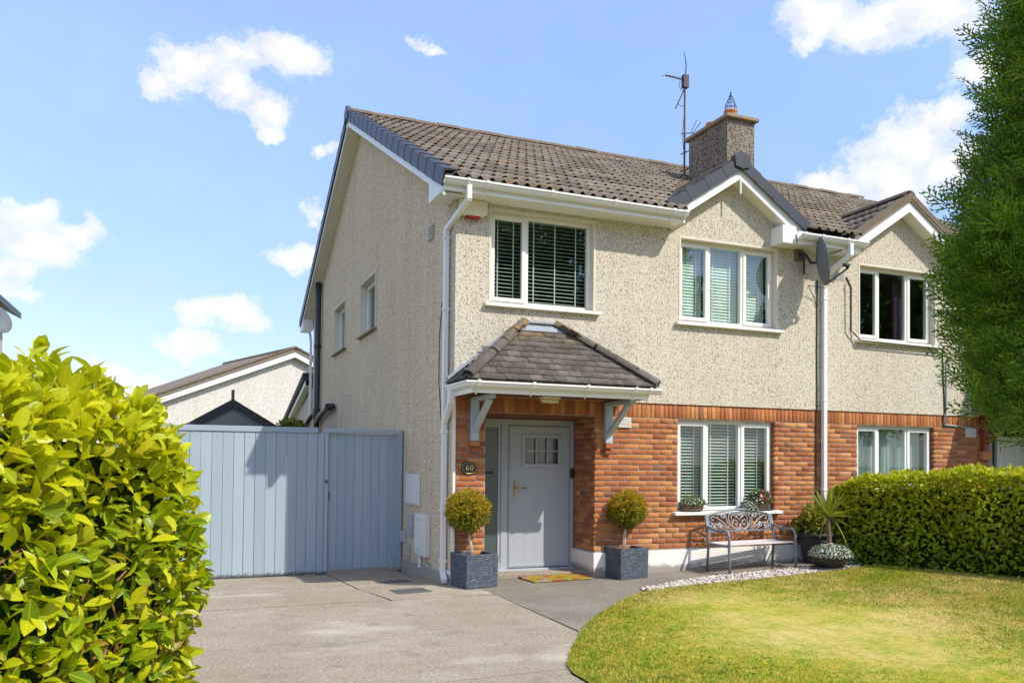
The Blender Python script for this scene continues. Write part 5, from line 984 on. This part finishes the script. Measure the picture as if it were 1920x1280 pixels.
# doormat
dm = tag(MB().box(-.46, .46, -.24, .24, 0, .018).build('doormat', 'mat_fibre', None, .006), 'orange patterned doormat in front of the grey door', 'doormat'); dm.location = (1.50, .03, .008); dm.rotation_euler = (0, 0, R(5))
# ------------------------------------------------------------------ bench
BN = thing('garden_bench', 'blue grey metal bench with scrollwork back under the ground floor window', 'bench', (4.41, -.17, .058), R(5.5)); W2 = .635
for s_ in (-1, 1):
    b = MB()
    x = s_*W2; b.tube([(x, -.01, 0), (x, -.035, .40), (x, -.025, .55), (x, .035, .78)], .019, 8); b.build('rear_leg', 'bench_metal', BN, smooth=True)
    MB().tube([(x, -.475, 0), (x, -.465, .2), (x, -.46, .38), (x, -.462, .50), (x, -.44, .565), (x, -.39, .592), (x, -.30, .580), (x, -.18, .585), (x, -.06, .615), (x, -.005, .625)], [.019]*5+[.02]*5, 8).build('arm', 'bench_metal', BN, smooth=True)
    MB().bar((x, -.03, .385), (x, -.46, .38), .03, .03).build('side_rail', 'bench_metal', BN)
for i in range(6): MB().box(-W2+.02, W2-.02, -.455+i*.072, -.455+i*.072+.064, .392-.012*math.sin(math.pi*i/5), .410-.012*math.sin(math.pi*i/5)).build('seat_slat', 'bench_slat', BN, .004)
bk = MB(); arc = [(-W2+2*W2*i/16, .035+.004, .775+.085*math.sin(math.pi*i/16)) for i in range(17)]; bk.tube(arc, .017, 8); bk.bar((-W2, -.012, .555), (W2, -.012, .555), .022, .028)
for s_ in (-1, 1): bk.bar((s_*(W2-.028), -.015, .56), (s_*(W2-.028), .034, .79), .05, .018)
bo = bk.build('backrest', 'bench_metal', BN)
def onback(px, pz): return (px, -.014+(pz-.555)*.21, pz)
def scroll(pts): MB().tube([onback(*p) for p in pts], .0085, 6).build('scroll', 'bench_scroll', bo, smooth=True)
def spiral(cx, cz, r_, a0, turns, n_=18, sgn=1, end=.22): return [(cx+(r_*(1-(1-end)*i/n_))*math.cos(a0+sgn*turns*6.283*i/n_), cz+(r_*(1-(1-end)*i/n_))*math.sin(a0+sgn*turns*6.283*i/n_)) for i in range(n_+1)]
for s_ in (-1, 1):
    mx = lambda L_: [(s_*p[0], p[1]) for p in L_]
    scroll(mx([(0, .575), (.10, .58), (.19, .64), (.215, .73), (.18, .80), (.11, .825), (.05, .80), (.03, .765), (.055, .745), (.08, .76)]))
    scroll(mx([(.02, .65), (.0, .61), (.03, .575), (.09, .57), (.145, .61), (.15, .67), (.11, .71), (.06, .70), (.045, .66), (.07, .635), (.10, .65)]))
    scroll(mx([(0, .70), (.04, .75), (.10, .79), (.15, .76), (.16, .70)])); scroll(mx(spiral(.30, .765, .045, 3.6, 1.3, sgn=-1)+[])); scroll(mx([(.20, .60), (.24, .68), (.255, .75), (.30, .81), (.35, .79), (.345, .74)]))
    scroll(mx([(.19, .58), (.28, .64), (.35, .70), (.43, .74), (.50, .77), (.545, .745), (.53, .71), (.495, .72)])); scroll(mx([(.22, .585), (.33, .625), (.42, .655), (.52, .66), (.57, .625), (.555, .59), (.52, .60)]))
    scroll(mx(spiral(.40, .635, .042, 1.2, 1.4))); scroll(mx(spiral(.49, .60, .036, 2.5, 1.3, sgn=-1))); scroll(mx([(.30, .575), (.36, .60), (.385, .635)])); scroll(mx([(.42, .745), (.40, .79), (.44, .815), (.47, .795)])); scroll(mx([(.52, .665), (.585, .70), (.59, .76), (.565, .775)]))
scroll([(-.03, .80), (0, .825), (.03, .80), (0, .77), (-.03, .80)])
# ------------------------------------------------------------------ flowers and pots
def flowers(name, parent, P_, N3, size, mat):
    hexv = np.array([(0, 0, .05)]+[(math.cos(i*1.2566), math.sin(i*1.2566), 0) for i in range(5)]); hexf = np.array([(0, i+1, (i+1) % 5+1) for i in range(5)]); n_ = len(P_); nn = N3+rng.normal(0, .35, P_.shape); dd = np.cross(nn, rng.normal(0, 1, P_.shape)); Ms = frames(nn, dd)*(size*rng.uniform(.7, 1.2, n_))[:, None, None]
    V, F_ = stamp(hexv, hexf, Ms, P_); return stuff(link(bpy.data.objects.new(name, npmesh(name, V, F_, mat)), parent))
def basket(label, x0, x1, z0, kind):
    xc, hw = (x0+x1)/2, (x1-x0)/2; t_ = thing('wicker_basket', label, 'flower basket', (xc, -.005, z0), 0, 'wicker baskets on the window sill'); N_ = 28
    ring = lambda a_, b_, z: [(a_*math.cos(i*6.2832/N_), b_*math.sin(i*6.2832/N_), z+.012*math.cos(2*i*6.2832/N_)*(z > .06)) for i in range(N_)]
    for k in range(6): z = .008+k*.018; f_ = .80+.035*k; MB().tube(ring(hw*f_, .062*f_+.006, z)+ring(hw*f_, .062*f_+.006, z)[:1], .0115, 6, False).build('weave', 'wicker', t_)
    MB().add(ring(hw*.78, .05, 0)+ring(hw*.93, .06, .098), [tuple(range(N_))]+[(i, (i+1) % N_, N_+(i+1) % N_, N_+i) for i in range(N_)]).build('liner', 'wicker', t_, fix=False); MB().add(ring(hw*.9, .058, .09), [tuple(range(N_))]).build('soil', 'soil', t_, fix=False)
    n_ = 900; q, nn = sphere_pts(n_, 1, (0, 0, 0), (1, 1, 1), .3); nn[:, 2] = np.abs(nn[:, 2]); q[:, 2] = np.abs(q[:, 2])
    if kind == 0:
        q = q*np.array([hw*1.06, .085, .105])+np.array([0.01, -.01, .085]); leaf_cloud('leaves', t_, q, nn, .034, 'alyssum_leaf', SMALL, .4, .6); i_ = rng.permutation(n_)[:330]; flowers('blossom', t_, q[i_]+nn[i_]*.018, nn[i_], .009, 'petal_white')
        for k in range(7): a = rng.uniform(-1, 1)*hw; MB().tube([(a, -.02, .12), (a+rng.normal(0, .02), -.03, .22+rng.uniform(0, .06))], .003, 5).build('shoot', 'green_stem', t_)
    else:
        q1 = q*np.array([hw*.78, .10, .20])+np.array([.06, -.01, .10]); leaf_cloud('leaves', t_, q1, nn, .042, 'alyssum_leaf', SMALL, .4, .6); i_ = rng.permutation(n_); flowers('blossom', t_, q1[i_[:190]]+nn[i_[:190]]*.02, nn[i_[:190]], .016, 'petal_mixed'); j_ = [k for k in i_ if .03 < q1[k, 0] < .2 and q1[k, 1] < -.02 and .12 < q1[k, 2] < .26][:26]; flowers('red_blossom', t_, q1[j_]+nn[j_]*.03, nn[j_], .021, 'petal_red')
        q2 = q*np.array([.13, .08, .115])+np.array([-hw*.62, -.075, -.0]); leaf_cloud('trailing_leaves', t_, q2, nn, .03, 'alyssum_leaf', SMALL, .2, .6); flowers('white_blossom', t_, q2[i_[:320]]+nn[i_[:320]]*.02, nn[i_[:320]], .009, 'petal_white')
basket('wicker basket of small white flowers at the left of the sill', 3.46, 3.89, .902, 0); basket('overflowing wicker basket with purple, red and white flowers on the sill', 4.55, 5.10, .902, 1)
t_ = tag(box('tray', 'saucer', None, 4.66, 5.14, -.085, .05, .8995, .9018), 'thin grey tray under the right flower basket', 'tray')
# large pot with shrub
gp = gz(5.7, -.3); t_ = thing('plant_pot', 'large black plant pot with wide rim beside the bench', 'plant pot', (5.72, -.30, gp)); MB().lathe([(.0, 0), (.165, 0), (.18, .02), (.255, .38), (.262, .40), (.29, .41), (.295, .46), (.28, .468), (.262, .462), (.25, .40), (.0, .40)], n=36).build('pot', 'pot_dark', t_, smooth=True); MB().lathe([(.252, .33), (.262, .335), (.264, .355), (.256, .36)], n=36).build('band', 'pot_dark', t_, smooth=True); MB().lathe([(.262, .43), (0, .435)], n=20).build('soil', 'soil', t_)
t_ = thing('potted_shrub', 'leafy variegated shrub growing in the large black pot', 'shrub', (5.72, -.30, gp+.42)); P_, N3 = sphere_pts(620, 1, (0, 0, 0), (1, 1, 1), .35); N3[:, 2] = np.abs(N3[:, 2]); P_[:, 2] = np.abs(P_[:, 2]); P_ = P_*np.array([.34, .28, .44])+np.array([-.02, 0, .02]); leaf_cloud('foliage', t_, P_, N3, .085, 'shrub', LAUREL, .5, .6)
for k in range(16): a = k*2.4; L_ = rng.uniform(.35, .62); MB().tube([(0, 0, 0), (.10*math.cos(a), .08*math.sin(a), L_*.5), (.28*math.cos(a)*rng.uniform(.6, 1.3), .2*math.sin(a), L_)], [.006, .005, .002], 5).build('twig', 'laurel_stem', t_)
for k in range(6): MB().tube([(-.1, 0, .1), (-.22-.02*k, -.02, .35), (-.30-.05*k+rng.normal(0, .03), -.02, .52+.06*k)], [.004, .003, .0015], 5).build('twig', 'laurel_stem', t_)
# bowl with cordyline and alyssum
gq = gz(5.42, -.9)+.012; t_ = thing('plant_pot', 'low dark bowl pot on a grey saucer at the pebble strip', 'plant pot', (5.42, -.90, gq)); MB().lathe([(.0, .022), (.185, .022), (.235, .12), (.25, .22), (.255, .235), (.24, .235), (.225, .20), (0, .20)], n=36).build('pot', 'pot_brown', t_, smooth=True); MB().lathe([(0, 0), (.24, 0), (.265, .028), (.255, .03), (.235, .012), (0, .012)], n=36).build('saucer', 'saucer', t_, smooth=True); MB().lathe([(.23, .205), (0, .215)], n=20).build('soil', 'soil', t_)
t_ = thing('alyssum_plant', 'mound of tiny white flowers around the rim of the bowl pot', 'flowers', (5.42, -.90, gq+.2)); q, nn = sphere_pts(2600, 1, (0, 0, 0), (1, 1, 1), .5); nn[:, 2] = np.abs(nn[:, 2]); q[:, 2] = np.abs(q[:, 2]); q = q*np.array([.31, .28, .17])+np.array([-.01, -.02, -.02]); leaf_cloud('leaves', t_, q[:1500], nn[:1500], .035, 'alyssum_leaf', SMALL, .2, .6); flowers('blossom', t_, q[1300:]+nn[1300:]*.02, nn[1300:], .0095, 'petal_white')
t_ = thing('alyssum_plant', 'small white flowers spilling on the ground beside the hedge', 'flowers', (5.88, -.72, .09)); q, nn = sphere_pts(700, 1, (0, 0, 0), (1, 1, 1), .5); nn[:, 2] = np.abs(nn[:, 2]); q[:, 2] = np.abs(q[:, 2]); q = q*np.array([.2, .16, .2])+np.array([0, 0, .06]); leaf_cloud('leaves', t_, q[:500], nn[:500], .04, 'alyssum_leaf', SMALL, .2, .6); flowers('blossom', t_, q[350:], nn[350:], .012, 'petal_white'); MB().tube([(0, 0, -.02), (0, 0, .1)], .01, 6).build('stem', 'green_stem', t_)
t_ = thing('cordyline', 'spiky yellow green cordyline on a short trunk in the bowl pot', 'cordyline', (5.42, -.88, gq+.21)); MB().tube([(0, 0, -.02), (.01, 0, .2), (-.01, 0, .42), (.0, 0, .56)], [.036, .033, .03, .026], 10).build('trunk', 'bark', t_, smooth=True)
def sword(az, el, L_, wd, droop):
    d_ = Vector((math.cos(az)*math.cos(el), math.sin(az)*math.cos(el), math.sin(el))); sd = d_.cross(Vector((0, 0, 1))).normalized(); vs = []
    for i in range(7): f_ = i/6; p = Vector((0, 0, .52))+d_*L_*f_-Vector((0, 0, droop*f_*f_*L_)); w_ = wd*(.55+.9*f_*(1-f_)*2)*(1-f_**4); n_ = sd.cross(d_); vs += [p-sd*w_+n_*w_*.4, p, p+sd*w_+n_*w_*.4]
    MB().add(vs, [(3*i+k, 3*i+k+1, 3*i+k+4, 3*i+k+3) for i in range(6) for k in (0, 1)]).build('sword_leaf', 'cordyline_leaf', t_, smooth=True, fix=False)
for k in range(64): el = R(random.uniform(8, 86)); sword(k*2.4+random.uniform(-.2, .2), el, random.uniform(.42, .62), .013, random.uniform(.0, .25)*math.cos(el)+.03)
for k in range(7): sword(k*.9, R(-5), random.uniform(.35, .5), .010, random.uniform(.4, .75))
# bush behind the gate
t_ = thing('bush', 'bright green bush peeping over the gate beside the shed', 'bush', (-.82, 10, -.32)); P_, N3 = sphere_pts(1500, 1, (0, 0, 0), (.38, .36, .45), .5); leaf_cloud('foliage', t_, P_+np.array([0, 0, 2.42]), N3, .10, 'shrub', SMALL); MB().tube([(0, 0, 0), (0, 0, 2.5)], [.05, .02], 8).build('stem', 'bark', t_)
# trees across the road (seen mirrored in the window panes)
def broad_tree():
    t_ = thing('broadleaf_tree', 'x', 'tree', (0, 0, -.3), 0, 'trees across the road'); MB().tube([(0, 0, 0), (.1, 0, 2.5), (0, .1, 5), (.1, 0, 8)], [.35, .28, .2, .08], 10).build('trunk', 'bark', t_, smooth=True); Ps, Ns = [], []
    for k in range(16): a = k*2.4; z = 4+k*.55; r_ = 3.6*math.sin(math.pi*min(1, (k+2)/18))+.4; c = (r_*math.cos(a), r_*math.sin(a), z); MB().tube([(0, 0, z-1.6), (c[0]*.5, c[1]*.5, z-.7), c], [.1, .07, .03], 6).build('limb', 'bark', t_); p, q = sphere_pts(520, 1.9, c, (1, 1, .8), .2); Ps.append(p); Ns.append(q)
    leaf_cloud('crown', t_, np.concatenate(Ps), np.concatenate(Ns), .42, 'tree_leaf', SMALL); return t_
BT = broad_tree(); spots = [(8.5, -30), (13.5, -32), (18.5, -30), (37, -31), (42.5, -33), (48.5, -31)]; words = ['first', 'second', 'third', 'fourth', 'fifth', 'sixth']
for i, (x, y) in enumerate(spots):
    o = BT if i == 0 else BT.copy()
    if i:
        COL.objects.link(o)
        for c_ in list(BT.children): k_ = c_.copy(); COL.objects.link(k_); k_.parent = o
    o.location = (x, y, -.3); o.rotation_euler = (0, 0, i*1.3); o.scale = (1.15, 1.15, 1.3); o['label'] = 'tall leafy tree across the road, %s from the left, mirrored in the windows' % words[i]
# weeds in the turf
n_ = 420; P_ = np.stack([rng.uniform(-.4, 6.6, n_), rng.uniform(-5.2, -1.2, n_)], 1); P_ = P_[inside(P_, lawn_poly)]; n_ = len(P_); P3 = np.repeat(P_, 9, 0)+rng.normal(0, .022, (n_*9, 2)); a = rng.uniform(0, 6.283, n_*9)
V, F_ = stamp(*SMALL[0], frames(np.tile([0, 0, 1.], (n_*9, 1)), np.stack([np.cos(a), np.sin(a), rng.uniform(.15, .8, n_*9)], 1))*rng.uniform(.02, .045, n_*9)[:, None, None], np.stack([P3[:, 0], P3[:, 1], gza(P3[:, 0], P3[:, 1])+.02], 1))
tag(stuff(link(bpy.data.objects.new('clover', npmesh('clover', V, F_, 'alyssum_leaf', True)))), 'small dark green clover patches dotted through the lawn', 'weeds')
